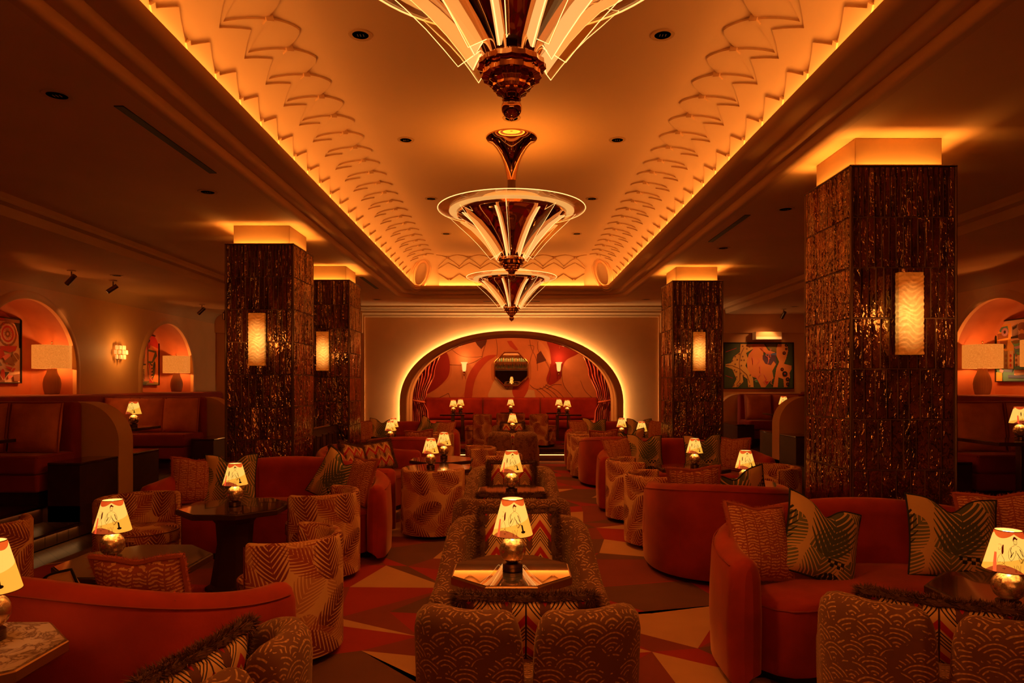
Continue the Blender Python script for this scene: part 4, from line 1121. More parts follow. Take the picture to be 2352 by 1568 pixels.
for x, lb in ((-6.20, 'back cushion on the second left bench, leftmost of three'), (-5.78, 'back cushion on the second left bench, behind the table lamp'), (-5.26, 'back cushion leaning at the right end of the second left bench')): booth_cushion(x, 10.86, lb, 8, 0)
for x, lb in ((5.30, 'back cushion on the right bench beside the large pillar'), (5.89, 'back cushion on the right bench at the photo edge, behind the table lamp')): booth_cushion(x, 7.74, lb)
for x, lb in ((5.32, 'back cushion on the far right bench, at its open end'), (5.92, 'back cushion on the far right bench, behind the curved divider')): booth_cushion(x, 14.74, lb)
divider(-1, 7.96, 8.26, 'curved plaster divider at left between the near cabinet and second booth'); divider(-1, 11.24, 11.54, 'curved plaster divider at left just before the tiled pillar')
divider(1, 11.68, 12.0, 'curved plaster divider at right below the landscape-format painting'); divider(1, 15.12, 15.38, 'curved plaster divider at right against the far wall')
cabinet(-1, 7.25, 7.95, 'dark wood end cabinet at left above the lit steps'); cabinet(-1, 8.27, 8.87, 'dark wood end cabinet behind the left curved divider'); cabinet(-1, 10.5, 11.23, 'dark wood end cabinet beside the nearer left pillar')
cabinet(1, 11.0, 11.67, 'dark wood end cabinet in front of the right curved divider'); cabinet(1, 12.01, 12.6, 'dark wood end cabinet behind the right curved divider'); cabinet(1, 13.85, 15.1, 'dark wood end cabinet beside the distant right pillar', .80)
cabinet(1, 7.3, 8.0, 'dark wood end cabinet at right of the large foreground pillar')
for s, nm in ((-1, 'left'), (1, 'right')):
    g = G(); rbox(g, (s*6.60, 9.5, .90), (.20, 11.8, 1.115), .05); o = obj('wall_backrest', g, 'velvet_dark', None, 50); tag(o, 'long dark red upholstered backrest running along the %s wall under the niches' % nm, 'backrest')
# big lamps in the niches
for x, y, lb in ((-6.92, 10.28, 'linen drum lamp at the far end of the nearest left niche'), (-6.98, 8.82, 'linen drum lamp cut by the left edge of the photo, in the nearest left niche'), (-6.90, 14.06, 'linen drum lamp in the second left niche, right of the green and red painting'),
                 (6.98, 10.12, 'linen drum lamp beside the large pillar, partly hidden by it, in the right niche'), (6.98, 8.95, 'linen drum lamp at the right edge of the photo, in the right niche')):
    place('linen', mk_linen, lb, 'lamp', (x, y, 1.461), 0, 'linen drum lamps in the niches'); point_light('linen_lamp_light', (x, y, 1.461+.47), 12.0, (1,.33,.07), .05)
# ================================================================= pictures
def picture(label, loc, rz, w, h, ground, shapes, frame_d=.05):
    o = thing('framed_painting', label, 'painting', loc, rz)
    g = G()
    for cx, cz, dx, dz in ((0, h/2+.008, w+.03, .016), (0, -h/2-.008, w+.03, .016), (-w/2-.008, 0, .016, h), (w/2+.008, 0, .016, h)): g.box((cx, -frame_d/2, cz), (dx, frame_d, dz))
    obj('frame', g, 'black', o, 0)
    g = G(); g.box((0, -.016, 0), (w, .028, h)); obj('canvas', g, ground, o, 0)
    by = {}
    for i, (m, P) in enumerate(shapes): by.setdefault(m, []).append((i, P))
    names = list(by); g = G()
    for k, m in enumerate(names):
        for i, P in by[m]:
            if len(P) == 4 and isinstance(P[2], (int, float)): cx, cy, rx, ry = P; P = [(cx+rx*cos(2*pi*j/18), cy+ry*sin(2*pi*j/18)) for j in range(18)]
            g.poly([((u-.5)*w, -.0302-.00025*i, (.5-v)*h) for u, v in P], k)
    me = g.mesh('painted_shapes', names, 0); b = bmesh.new(); b.from_mesh(me); bmesh.ops.triangulate(b, faces=b.faces); b.to_mesh(me); b.free(); obj('painted_shapes', me, None, o)
    return o
for nm, c in dict(pa_cream=(.75,.50,.30), pa_red=(.55,.03,.015), pa_pink=(.80,.20,.12), pa_brown=(.28,.11,.04), pa_black=(.02,.015,.01), pa_green=(.06,.09,.03), pa_olive=(.22,.16,.04), pa_orange=(.80,.26,.06), pa_yellow=(.80,.42,.08), pa_blue=(.10,.16,.36), pa_teal=(.10,.28,.26), pa_grey=(.30,.22,.17), pa_lilac=(.50,.30,.42), pa_violet=(.12,.05,.09), pa_mint=(.14,.42,.22)).items(): mottled(nm, tuple(q*1.0 for q in c), c, 14, .6)
def seg(a, b, w):
    dx, dy = b[0]-a[0], b[1]-a[1]; L = math.hypot(dx, dy) or 1; nx, ny = -dy/L*w/2, dx/L*w/2
    return [(a[0]+nx, a[1]+ny), (b[0]+nx, b[1]+ny), (b[0]-nx, b[1]-ny), (a[0]-nx, a[1]-ny)]
def path_segs(m, P, w): return [(m, seg(a, b, w)) for a, b in zip(P, P[1:])]
def spiky(P, n, amp, seed):
    rnd = random.Random(seed); out = []
    for a, b in zip(P, P[1:]+P[:1]):
        k = max(2, int(n*math.dist(a, b)))
        for i in range(k):
            t = i/k; j = amp*(1 if i % 2 else -.4)*rnd.uniform(.4, 1); dx, dy = b[0]-a[0], b[1]-a[1]; L = math.hypot(dx, dy) or 1
            out.append((min(1, max(0, a[0]+dx*t+dy/L*j)), min(1, max(0, a[1]+dy*t-dx/L*j))))
    return out
# landscape-format painting (seen on the far wall)
yel = [(.24,.02),(.42,.02),(.43,.12),(.32,.22),(.35,.36),(.31,.50),(.36,.62),(.42,.78),(.43,.98),(.35,.98),(.34,.80),(.27,.72),(.28,.86),(.20,.98),(.12,.98),(.18,.80),(.12,.58),(.02,.52),(.02,.47),(.10,.44),(.14,.30),(.23,.20)]
org = [(.40,.02),(.58,.02),(.64,.16),(.74,.20),(.76,.45),(.70,.62),(.72,.78),(.66,.86),(.60,.98),(.54,.98),(.47,.78),(.40,.74),(.34,.58),(.33,.40),(.36,.24),(.42,.14)]
rgt = [(.78,.02),(.92,.02),(.93,.18),(.90,.35),(.87,.46),(.98,.50),(.98,.58),(.95,.66),(.96,.76),(.92,.98),(.87,.98),(.86,.80),(.79,.76),(.78,.98),(.71,.98),(.73,.82),(.76,.55),(.80,.42),(.76,.28),(.76,.12)]
sh = [('pa_black', spiky(yel, 60, .022, 1)), ('pa_yellow', yel), ('pa_orange', org), ('pa_black', spiky(rgt, 40, .018, 2)), ('pa_orange', rgt)]
sh += [('pa_violet', [(.56,.27),(.75,.25),(.76,.48),(.72,.40),(.68,.49),(.60,.46),(.56,.36)]), ('pa_blue', [(.57,.26),(.76,.21),(.76,.27)]), ('pa_green', [(.57,.20),(.61,.20),(.60,.27),(.57,.27)]), ('pa_olive', [(.60,.02),(.76,.02),(.76,.20),(.66,.15)]), ('pa_red', [(.59,.85),(.65,.85),(.62,.93)]), ('pa_mint', [(.45,.80),(.48,.80),(.49,.87),(.45,.86)])]
sh += path_segs('pa_red', [(.02,.20),(.18,.11)], .012)+path_segs('pa_red', [(.02,.72),(.13,.78)], .012)+path_segs('pa_brown', [(.29,.10),(.24,.25),(.22,.45),(.23,.62),(.23,.82),(.18,.92)], .010)+path_segs('pa_brown', [(.02,.49),(.12,.50),(.24,.58),(.33,.70),(.37,.88)], .010)
rr_ = random.Random(5)
for cx, cy in ((.27,.07),(.33,.05),(.37,.09),(.33,.13),(.22,.24),(.16,.30),(.27,.30),(.12,.39),(.19,.37),(.25,.38),(.29,.38),(.16,.47),(.25,.50),(.15,.60),(.18,.63),(.24,.67),(.28,.72),(.18,.75),(.23,.90),(.38,.71),(.37,.95),(.14,.93),(.20,.94)): sh.append(('pa_brown', (cx, cy, .012, .018)))
for cx, cy, r in ((.90,.05,.022),(.90,.13,.018),(.87,.22,.024),(.84,.58,.024),(.88,.68,.038),(.92,.80,.028),(.92,.91,.024)): sh += [('pa_black', (cx, cy, r, r*1.5)), ('pa_red', (cx, cy, r*.35, r*.5))]
for _ in range(16):
    a = (rr_.uniform(.38, .70), rr_.uniform(.10, .90)); sh += path_segs('pa_pink', [a, (a[0]+rr_.uniform(-.05, .05), a[1]+rr_.uniform(-.03, .10)), (a[0]+rr_.uniform(-.05, .05), a[1]+.12)], .010)
sh = [q for q in sh]
picture('wide abstract painting of yellow, orange and dark green shapes on the far right wall', (5.595, 15.498, 2.04), 0, 1.56, 1.02, 'pa_green', sh)
o = thing('picture_light', 'box-shaped plaster picture light above the wide abstract painting', 'picture light', (5.72, 15.398, 2.80))
g = G(); g.box((0, -.11, -.10), (.58, .22, .17)); obj('housing', g, 'plaster', o, 0, bevel=.004)
g = G(); g.box((0, -.224, -.155), (.57, .008, .055)); obj('lit_face', g, 'led_faint', o, 0)
spot_light('picture_spot', (5.7, 14.95, 2.95), (5.6, 15.5, 2.0), 14, 85, (1,.45,.16))
# niche paintings
sh = [('pa_brown', [(.0,.0),(1,.0),(1,.10),(.7,.04),(.3,.06),(0,.04)]), ('pa_red', [(.30,.0),(.62,.0),(.62,.03),(.30,.03)]), ('pa_black', [(.85,.05),(1,.05),(1,.45),(.97,.45),(.96,.25),(.90,.12)])]
for cx, cy, rx, ry in ((.70,.24,.22,.20),(.28,.22,.18,.17)):
    for k, m in ((1, 'pa_brown'), (.82, 'pa_cream'), (.66, 'pa_red' if cx > .5 else 'pa_grey'), (.5, 'pa_cream'), (.28, 'pa_brown'), (.12, 'pa_cream')): sh.append((m, (cx, cy, rx*k, ry*k)))
    for k in range(14):
        a = 2*pi*k/14; sh.append((('pa_red', 'pa_brown', 'pa_grey')[k % 3], [(cx+rx*.80*cos(a), cy+ry*.80*sin(a)), (cx+rx*.98*cos(a+.12), cy+ry*.98*sin(a+.12)), (cx+rx*.80*cos(a+.25), cy+ry*.80*sin(a+.25))]))
        sh.append((('pa_red', 'pa_grey', 'pa_pink')[k % 3], [(cx+rx*.30*cos(a), cy+ry*.30*sin(a)), (cx+rx*.48*cos(a+.15), cy+ry*.48*sin(a+.15)), (cx+rx*.30*cos(a+.3), cy+ry*.30*sin(a+.3))]))
sh += [('pa_red', [(.48,.44),(.90,.42),(.86,.50),(.72,.53),(.56,.50)]), ('pa_brown', [(.10,.44),(.46,.44),(.40,.56),(.10,.55)]), ('pa_red', [(.30,.58),(.55,.46),(.62,.60),(.45,.66)]), ('pa_pink', [(.55,.60),(.70,.55),(.78,.62),(.66,.72)]), ('pa_brown', (.86,.60,.09,.07)), ('pa_grey', [(.35,.68),(.48,.66),(.55,.74),(.42,.77)]), ('pa_red', [(.60,.74),(.86,.78),(.80,.84)]), ('pa_brown', [(.58,.68),(.74,.58),(.86,.74)]), ('pa_brown', (.20,.72,.12,.09)), ('pa_red', (.56,.88,.05,.09)), ('pa_black', [(.20,.86),(.42,.90),(.38,.96),(.18,.95)]), ('pa_black', [(.60,.84),(.72,.84),(.62,.92)]), ('pa_pink', [(.66,.88),(.80,.90),(.70,.96)]), ('pa_brown', [(.80,.88),(.96,.86),(.96,.98),(.82,.98)]), ('pa_brown', [(0,.94),(.35,.97),(.6,.97),(.6,1),(0,1)])]
sh += path_segs('pa_cream', [(.50,.42),(.40,.55),(.48,.66),(.40,.80),(.56,.96)], .018)+path_segs('pa_cream', [(.92,.44),(.80,.55),(.92,.66),(.76,.80),(.62,.93)], .014)
picture('abstract painting of cream rings and red fragments in the nearest left niche', (-7.315, 9.70, 2.10), 90, .84, .92, 'pa_cream', sh)
sh = [('pa_red', [(0,0),(1,0),(1,.25),(.75,.2),(.5,.3),(0,.2)]), ('pa_green', [(.05,.25),(.35,.12),(.45,.35),(.40,.62),(.15,.62),(.05,.45)]), ('pa_olive', [(.15,.18),(.30,.30),(.42,.60),(.22,.55)]), ('pa_orange', [(.30,.14),(.50,.14),(.50,.28),(.36,.30)]), ('pa_pink', [(.34,.26),(.52,.22),(.50,.38)]), ('pa_black', (.32,.36,.05,.05)), ('pa_red', (.32,.48,.09,.09)), ('pa_yellow', [(.68,.18),(.76,.30),(.62,.30)]), ('pa_black', [(.55,.08),(.66,.08),(.60,.16)]),
      ('pa_green', [(.55,.28),(.90,.30),(.94,.40),(.70,.60),(.55,.56)]), ('pa_orange', [(.58,.32),(.84,.34),(.72,.52),(.58,.52)]), ('pa_olive', [(.08,.55),(.20,.60),(.24,.80),(.12,.90)]), ('pa_pink', [(.14,.62),(.28,.60),(.30,.90),(.18,.80)]), ('pa_black', [(.32,.58),(.48,.58),(.42,.66),(.34,.65)]), ('pa_yellow', [(.30,.62),(.50,.60),(.42,.95),(.32,.85)]), ('pa_red', [(.56,.56),(.64,.56),(.64,.80),(.57,.80)]), ('pa_green', [(.78,.55),(.88,.52),(.84,.76),(.74,.92),(.70,.80)]), ('pa_black', [(.82,.50),(.86,.62),(.80,.72),(.78,.62)]), ('pa_olive', [(0,.86),(.6,.92),(1,.96),(1,1),(0,1)]), ('pa_orange', [(.42,.80),(.60,.92),(.40,.93)]), ('pa_green', [(.10,.93),(.55,.96),(.45,1),(.08,1)]), ('pa_red', [(.62,.86),(.80,.88),(.78,.97),(.60,.96)])]
for k in range(9): sh.append(('pa_black' if k % 2 else 'pa_orange', [(.68, .56+k*.034), (.75, .55+k*.034), (.75, .57+k*.034), (.68, .58+k*.034)]))
for k in range(7): sh.append(('pa_black', [(.34+.005*k, .70+k*.03), (.40, .69+k*.03), (.40, .705+k*.03), (.34, .715+k*.03)]))
sh += path_segs('pa_olive', [(.05,.22),(.20,.24),(.35,.12),(.55,.20),(.56,.90)], .02)+path_segs('pa_yellow', [(.56,.60),(.62,.86),(.74,.94),(.90,.70),(.84,.50)], .018)
picture('tall abstract painting in orange, red and green in the second left niche', (-7.315, 13.62, 2.10), 90, .92, .98, 'pa_orange', sh)
sh = [('pa_cream', [(.0,0),(1,0),(1,.06),(0,.05)]), ('pa_yellow', [(.0,.05),(.42,.05),(.52,.55),(0,.55)]), ('pa_cream', [(.42,.02),(1,.02),(1,.30),(.42,.35)]), ('pa_teal', [(.05,.10),(.32,.08),(.36,.20),(.30,.16),(.10,.18)]), ('pa_brown', [(.02,.20),(.34,.18),(.34,.28),(.02,.30)]), ('pa_lilac', (.24,.18,.10,.07)), ('pa_black', (.24,.18,.035,.028)), ('pa_brown', (.72,.12,.13,.07)), ('pa_mint', [(.82,.05),(.98,.14),(.98,.20),(.84,.18)]), ('pa_blue', [(.82,.20),(.96,.20),(.92,.28),(.82,.28)]), ('pa_yellow', (.72,.20,.05,.04)), ('pa_brown', (.72,.28,.11,.05)), ('pa_grey', [(.45,.10),(.62,.06),(.62,.28),(.45,.28)]), ('pa_black', [(.46,.12),(.60,.08),(.58,.13),(.48,.16)]), ('pa_black', [(.42,.27),(.62,.25),(.62,.30),(.42,.30)]), ('pa_mint', [(.42,.34),(.66,.34),(.66,.44),(.52,.44)]), ('pa_olive', (.56,.36,.12,.03)), ('pa_lilac', [(.50,.44),(.68,.42),(.68,.47),(.56,.48)]), ('pa_lilac', [(.05,.32),(.15,.32),(.15,.40),(.08,.40)]), ('pa_brown', [(.10,.32),(.32,.32),(.30,.46),(.14,.46)]), ('pa_black', (.20,.42,.08,.04)),
      ('pa_teal', [(.05,.50),(.22,.48),(.24,.60),(.05,.60)]), ('pa_mint', [(.0,.55),(.14,.62),(.12,.80),(.0,.82)]), ('pa_grey', [(.22,.50),(.34,.50),(.34,.80),(.22,.80)]), ('pa_cream', [(.34,.50),(.50,.50),(.50,.80),(.34,.80)]), ('pa_cream', [(.54,.58),(.68,.58),(.68,.78),(.54,.78)]), ('pa_blue', [(.54,.52),(.68,.50),(.68,.57),(.54,.58)]), ('pa_mint', (.62,.55,.05,.03)), ('pa_teal', [(.52,.76),(.95,.74),(.95,.80),(.52,.82)]), ('pa_brown', [(.52,.82),(.95,.82),(.95,.87),(.52,.88)]), ('pa_blue', [(.20,.82),(.48,.80),(.46,.86),(.22,.84)]), ('pa_lilac', [(.10,.78),(.22,.82),(.20,.86),(.10,.84)]), ('pa_cream', [(.52,.88),(.92,.87),(.92,.90),(.52,.91)]), ('pa_blue', [(.35,.90),(.92,.92),(.92,.96),(.35,.95)]), ('pa_yellow', [(.95,.72),(1,.72),(1,1),(.95,1)]), ('pa_yellow', [(0,.85),(.18,.86),(.18,1),(0,1)])]
for cx in (.28, .42, .58):
    for cy in (.58, .66, .74): sh.append(('pa_brown' if cx != .42 else 'pa_red', (cx, cy, .028, .024)))
for k in range(10): sh.append(('pa_black', [(.56+k*.034, .88), (.57+k*.034, .88), (.57+k*.034, .90), (.56+k*.034, .90)]))
picture('tall abstract painting in teal, lilac and yellow in the right niche', (7.315, 9.90, 2.10), -90, .70, .88, 'pa_teal', sh)
sh = [('pa_red', [(0,0),(.5,.1),(.4,.5),(0,.6)]), ('pa_yellow', [(.5,.2),(.9,.1),(.8,.7)]), ('pa_blue', [(.1,.7),(.6,.6),(.7,.95),(.1,.95)])]
picture('painting on the far left wall, only its green and red edge showing past the pillar', (-5.62, 15.498, 2.10), 0, 1.5, 1.08, 'pa_green', sh)
# crystal wall sconce on the left wall
o = thing('crystal_sconce', 'small tiered glass-block wall sconce between the two left niches', 'wall lamp', (-6.70, 11.6, 2.14))
g = G(); g.box((.012, 0, 0), (.022, .10, .20)); obj('back_plate', g, 'brass', o, 0, bevel=.004)
em = emit('crystal_glow', (1,.42,.09), .9, (.8,.5,.3))
for zz_, n in ((-.10, 5), (-.02, 7), (.06, 6)):
    for k in range(n):
        a = -pi/2+pi*(k+.5)/n; r = .12 if n == 7 else .09
        g = G(); g.lathe([(.018, zz_), (.022, zz_+.01), (.022, zz_+.06), (.018, zz_+.07)], 8, c=(.02+r*cos(a), r*sin(a)*1.1)); obj('glass_block', g, 'crystal_glow', o, 30)
point_light('crystal_light', (-6.40, 11.6, 2.16), 7, (1,.42,.09), .05)
# flower-shaped sconces on the mural
def mk_tulip():
    o = thing('tulip_sconce', 'x', 'wall lamp')
    g = G(); g.lathe([(.035, -.09), (.05, -.04), (.058, .06), (.065, .11), (.092, .15), (.094, .156)], 32); obj('glass_shade', g, 'tulip_glow', o, 60, fix=False)
    g = G(); g.lathe([(.001, -.22), (.012, -.20), (.022, -.17), (.010, -.14), (.030, -.12), (.034, -.09)], 20); obj('drop_finial', g, 'brass', o, 60)
    g = G(); g.tube([(0, 0, -.12), (0, .06, -.16), (0, .115, -.12)], .008, 8); g.box((0, .115, -.10), (.05, .012, .12)); obj('bracket', g, 'brass', o)
    return o
emit('tulip_glow', (1,.40,.10), 1.5)
for x, lb in ((-1.255, 'tulip-shaped glass sconce on the mural left of the octagonal mirror'), (1.25, 'tulip-shaped glass sconce on the mural right of the octagonal mirror')):
    place('tulip', mk_tulip, lb, 'wall lamp', (x, 18.07, 2.05), 0, 'tulip sconces on the mural'); point_light('tulip_light', (x, 17.98, 2.32), 3.2, (1,.38,.10), .04)
# octagonal mirror, leaning slightly forward
o = thing('octagonal_mirror', 'octagonal gilt-framed mirror hung on the mural', 'mirror', (-.01, 18.12, 2.02)); o.rotation_euler = (radians(1.8), 0, 0)
P = [(.43*cos(pi/8+k*pi/4)/cos(pi/8), .43*sin(pi/8+k*pi/4)/cos(pi/8)) for k in range(8)]
g = G(); g.poly([(x, -.022, z) for x, z in P]); obj('glass', g, 'mirror', o, 0, fix=False)
g = G(); sc_ = lambda k: [(x*k, z*k) for x, z in P]
g.quadgrid([[(x, .02, z) for x, z in sc_(1.07)], [(x, -.045, z) for x, z in sc_(1.07)], [(x, -.05, z) for x, z in sc_(1.04)], [(x, -.03, z) for x, z in sc_(.985)], [(x, -.02, z) for x, z in sc_(.985)]], closed_u=True); obj('frame', g, 'brass', o, 20)
# curtains
def curtain(s, label):
    o = thing('gathered_curtain', label, 'curtain', (0, 0, 0), 0, 'patterned curtains tied back in the arch')
    def edge(z, ks):
        for (za, a), (zb, b) in zip(ks, ks[1:]):
            if zb <= z <= za: t = (za-z)/(za-zb); t = t*t*(3-2*t); return a+(b-a)*t
        return ks[-1][1]
    ou = [(3.1, 2.55), (2.6, 2.50), (1.25, 2.42), (1.15, 2.40), (.2, 2.46)]; inn = [(3.1, 1.50), (2.55, 1.62), (1.9, 1.82), (1.35, 2.02), (1.22, 2.08), (.95, 1.98), (.2, 1.86)]
    rows = []; uv = []; N = 130
    for j in range(61):
        z = 3.05-2.82*j/60; a, b = edge(z, ou), edge(z, inn); row = []
        for i in range(N+1):
            u = i/N; amp = .055*(.55+.45*abs(z-1.22)); k = .03*sin(7*z+3*u)
            w_ = sin(2*pi*(9*u+k*4)+.8*sin(z*2.3))+.35*sin(2*pi*(21*u)+z*3)
            row.append((s*(a+(b-a)*u), 16.22+amp*w_, z)); uv.append((u*1.5, z))
        rows.append(row)
    g = G(); g.uv = []; g.quadgrid(rows); g.uv = uv; obj('drape', g, 'curtain_silk', o, 80, fix=False)
    g = G(); c = s*2.24; g.tube([(c+.17*cos(2*pi*k/24), 16.22+.09*sin(2*pi*k/24), 1.22+.03*cos(2*pi*k/24)*s) for k in range(24)], .022, 8, closed=True); obj('tie_back', g, 'fringe', o)
    return o
curtain(-1, 'red leaf-patterned curtain tied back at the left side of the arch'); curtain(1, 'red leaf-patterned curtain tied back at the right side of the arch')
# alcove banquette
o = thing('alcove_banquette', 'long dark red banquette under the mural inside the arch', 'bench', (0, 17.8, .222))
for k in range(3):
    g = G(); rbox(g, (-1.52+1.52*k, .27, .76), (1.50, .20, .56), .07); obj('back_cushion', g, 'velvet', o, 50)
g = G(); rbox(g, (0, .34, .56), (4.9, .10, .98), .03); obj('back_rail', g, 'velvet_dark', o, 50)
g = G(); rbox(g, (0, -.06, .37), (4.9, .62, .18), .06); obj('seat', g, 'velvet', o, 50)
g = G(); g.box((0, -.02, .14), (4.8, .5, .28)); obj('base', g, 'velvet_dark', o, 0)
for s in (-1, 1):
    g = G(); rbox(g, (s*2.15, -.62, .37), (.60, .50, .18), .06); rbox(g, (s*2.15, -.62, .14), (.55, .46, .27), .02); obj('side_seat', g, 'velvet', o, 50)
# chandeliers
for y, lb in ((2.77, 'tiered copper and glass chandelier cut by the top edge of the photo, nearest the camera'), (7.05, 'tiered copper and glass chandelier in the middle, complete with its canopy and glass ring'), (11.5, 'tiered copper and glass chandelier farthest away, above the lit arch')):
    place('chand', mk_chandelier, lb, 'chandelier', (0, y, 4.15), 0, 'chandeliers along the vault')
    d = bpy.data.lights.new('chandelier_light', 'AREA'); d.shape = 'DISK'; d.size = .85; d.energy = 17; d.color = (1,.31,.035)
    l = bpy.data.objects.new('chandelier_light', d); COL.objects.link(l); l.location = (0, y, 4.15-.70); l.rotation_euler = UP
    spot_light('chandelier_glow', (0, y, 2.62), (0, y, 0), 58, 165, (1,.35,.06), .9, .14)
# ================================================================= seating and tables
GS = 'dark octagonal cocktail tables'
def table(kind, label, x, y, h=.65, R=.39, top='dark_lacquer', rz=0, **k):
    return place(kind, mk_table(R, h, top, **k), label, 'table', (x, y, 0), rz, GS)
table('t_side', 'dark octagonal table holding a lamp, before the tied sofa at left', -2.05, 3.72, R=.36, top='smoked_top')
table('t_side2', 'dark lacquer octagonal table in front of the left red sofa by the wide pillar', -2.18, 5.38)
table('t_side2', 'dark octagonal table half hidden behind a leaf-print barrel chair, left of centre', -.86, 7.88)
table('t_side2', 'dark octagonal table, the farther of the adjoining two left of centre', -.90, 8.78)
table('t_side2', 'dark octagonal table behind the far left sofa that shows its back', -2.12, 11.95)
table('t_side2', 'dark octagonal table before the farthest left sofa', -2.2, 12.75)
table('t_side2', 'dark octagonal table before the right foreground sofa, beside the split-back chair', 2.36, 3.10)
table('t_side', 'dark octagonal table hidden behind the right sofa that shows its back', 2.22, 6.62)
table('t_side2', 'dark octagonal table in front of the red sofa by the distant right pillar', 2.10, 7.90)
table('t_side', 'dark octagonal table behind the distant right sofa that shows its back', 2.24, 11.85)
table('t_side2', 'dark octagonal table before the farthest right sofa', 2.04, 12.75)
tm = dict(edge='bronze_rim', post='dark_bronze', thin=True)
place('t_mirror', mk_table(.275, .735, 'bronze_mirror_top', **tm), 'mirror-topped octagonal table in the centre foreground', 'table', (0, 3.21, 0), 0, 'slim octagonal tables between lounge chairs')
place('t_smoke', mk_table(.275, .735, 'smoked_top', **tm), 'second mirror-topped octagonal table along the centre aisle', 'table', (0, 5.68, 0), 0, 'slim octagonal tables between lounge chairs')
place('t_smoke', mk_table(.275, .735, 'smoked_top', **tm), 'slim octagonal table between the farthest two lounge chairs', 'table', (.02, 12.76, 0), 0, 'slim octagonal tables between lounge chairs')
place('t_marble', mk_table(.30, .74, 'cream_marble', **tm), 'marble-topped octagonal table in the bottom left corner', 'table', (-1.80, 2.19, 0), 0, 'slim octagonal tables between lounge chairs')
# (label, x, y, z, rz)
for a in (('table lamp cut by the left edge of the photo', -1.76, 2.30, .741), ('table lamp on the smoked table at left, before the nearest red sofa', -2.14, 3.66, .651), ('table lamp before the left red sofa by the wide pillar', -2.17, 5.36, .651),
          ('table lamp left of centre, the nearer of two standing close together', -.93, 7.85, .651), ('table lamp left of centre, the farther of two standing close together', -.88, 8.88, .651),
          ('table lamp seen over the far left sofa, lower of the two there', -2.08, 11.72, .651), ('table lamp seen over the far left sofa, upper of the two there', -2.2, 12.72, .651),
          ('table lamp in the centre foreground on the mirror-topped table', .005, 3.19, .736), ('second table lamp along the centre aisle', 0, 5.50, .736), ('table lamp between the farthest two lounge chairs', .02, 12.7, .736),
          ('table lamp at the right edge of the photo, on the foreground table', 2.11, 2.90, .651), ('table lamp just left of the large pillar, half behind a red sofa', 2.20, 6.42, .651), ('table lamp before the red sofa by the distant right pillar', 2.11, 7.87, .651),
          ('table lamp over the distant right sofa, the lower right one', 2.20, 11.55, .651), ('table lamp over the distant right sofa, the upper left one', 2.05, 12.72, .651)):
    lamp_at(a[0], a[1], a[2], a[3], rz=math.degrees(-math.atan2(a[1], a[2]))*.6)
# alcove and booth tables
RT = 'slim-posted rectangular tables'
for x, y, lb in ((-1.37, 15.95, 'slim-posted table in the arch, nearer of the left two'), (-1.22, 17.0, 'slim-posted table in the arch, farther of the left two'), (0, 17.05, 'slim-posted table at the centre of the alcove'), (1.14, 17.0, 'slim-posted table in the arch, farther of the right two'), (1.33, 15.95, 'slim-posted table in the arch, nearer of the right two')):
    place('t_rect', mk_rect_table(.56, .50, .70), lb, 'table', (x, y, .2215), 0, RT)
for x, y, lb in ((-1.36, 15.95, 'table lamp in the arch, far left one'), (-1.27, 17.0, 'table lamp in the arch, second from left'), (-.02, 17.05, 'table lamp in the arch, directly below the octagonal mirror'), (1.18, 17.0, 'table lamp in the arch, second from right'), (1.30, 15.95, 'table lamp in the arch, far right one')):
    lamp_at(lb, x, y, .9225)
BT = 'booth tables'
place('t_booth', mk_rect_table(.9, .62, .73), 'booth table at the left edge of the photo', 'table', (-5.55, 6.72, ZP), 0, BT)
place('t_booth', mk_rect_table(.9, .62, .73), 'booth table with a lamp behind the left curved divider', 'table', (-5.22, 8.98, ZP), 0, BT)
place('t_booth', mk_rect_table(.9, .62, .73), 'booth table with a bronze post at the right edge of the photo', 'table', (5.12, 6.85, ZP), 0, BT)
place('t_booth', mk_rect_table(.9, .62, .73), 'booth table behind the right curved divider', 'table', (5.45, 13.3, ZP), 0, BT)
lamp_at('table lamp in the left booth behind the curved divider', -4.97, 8.98, ZP+.731); lamp_at('table lamp in the right booth at the edge of the photo', 5.08, 6.82, ZP+.731); lamp_at('table lamp peeking over the right curved divider', 5.30, 13.3, ZP+.731)
# sofas
SG = 'curved red velvet sofas'
def sofa(kind, W, tip, label, x, y, rz): return place(kind, mk_sofa(W, tip, .86 if W > .7 else .81), label, 'sofa', (x, y, 0), rz, SG)
sofa('s_big', 1.03, -.37, 'curved red velvet sofa facing the camera at left, before the wide pillar', -2.25, 6.55, 0)
sofa('s_big', 1.03, -.37, 'curved red velvet sofa in the right foreground, facing the camera', 2.25, 3.95, 0)
sofa('s_big', 1.03, -.37, 'curved red velvet sofa facing the camera by the distant right pillar', 2.22, 9.0, 0)
sofa('s_big', 1.03, -.37, 'farthest red velvet sofa at right, facing the camera near the arch', 2.15, 13.45, 0)
sofa('s_big', 1.03, -.37, 'farthest red velvet sofa at left, facing the camera near the arch', -2.12, 13.45, 0)
sofa('s_big', 1.03, -.37, 'curved red velvet sofa set sideways between the left pillars, with zigzag pillows', -1.70, 8.42, 90)
sofa('s_low', 1.06, -.02, 'large curved red velvet sofa in the left foreground, seen from behind', -2.10, 3.24, 172)
sofa('s_small', .56, -.34, 'curved red velvet sofa seen from behind, left of the large right pillar', 1.80, 5.97, 165)
sofa('s_small', .56, -.34, 'distant curved red velvet sofa at right seen from behind', 1.72, 11.02, 170)
sofa('s_small', .56, -.34, 'distant curved red velvet sofa at left seen from behind', -1.72, 11.02, 190)
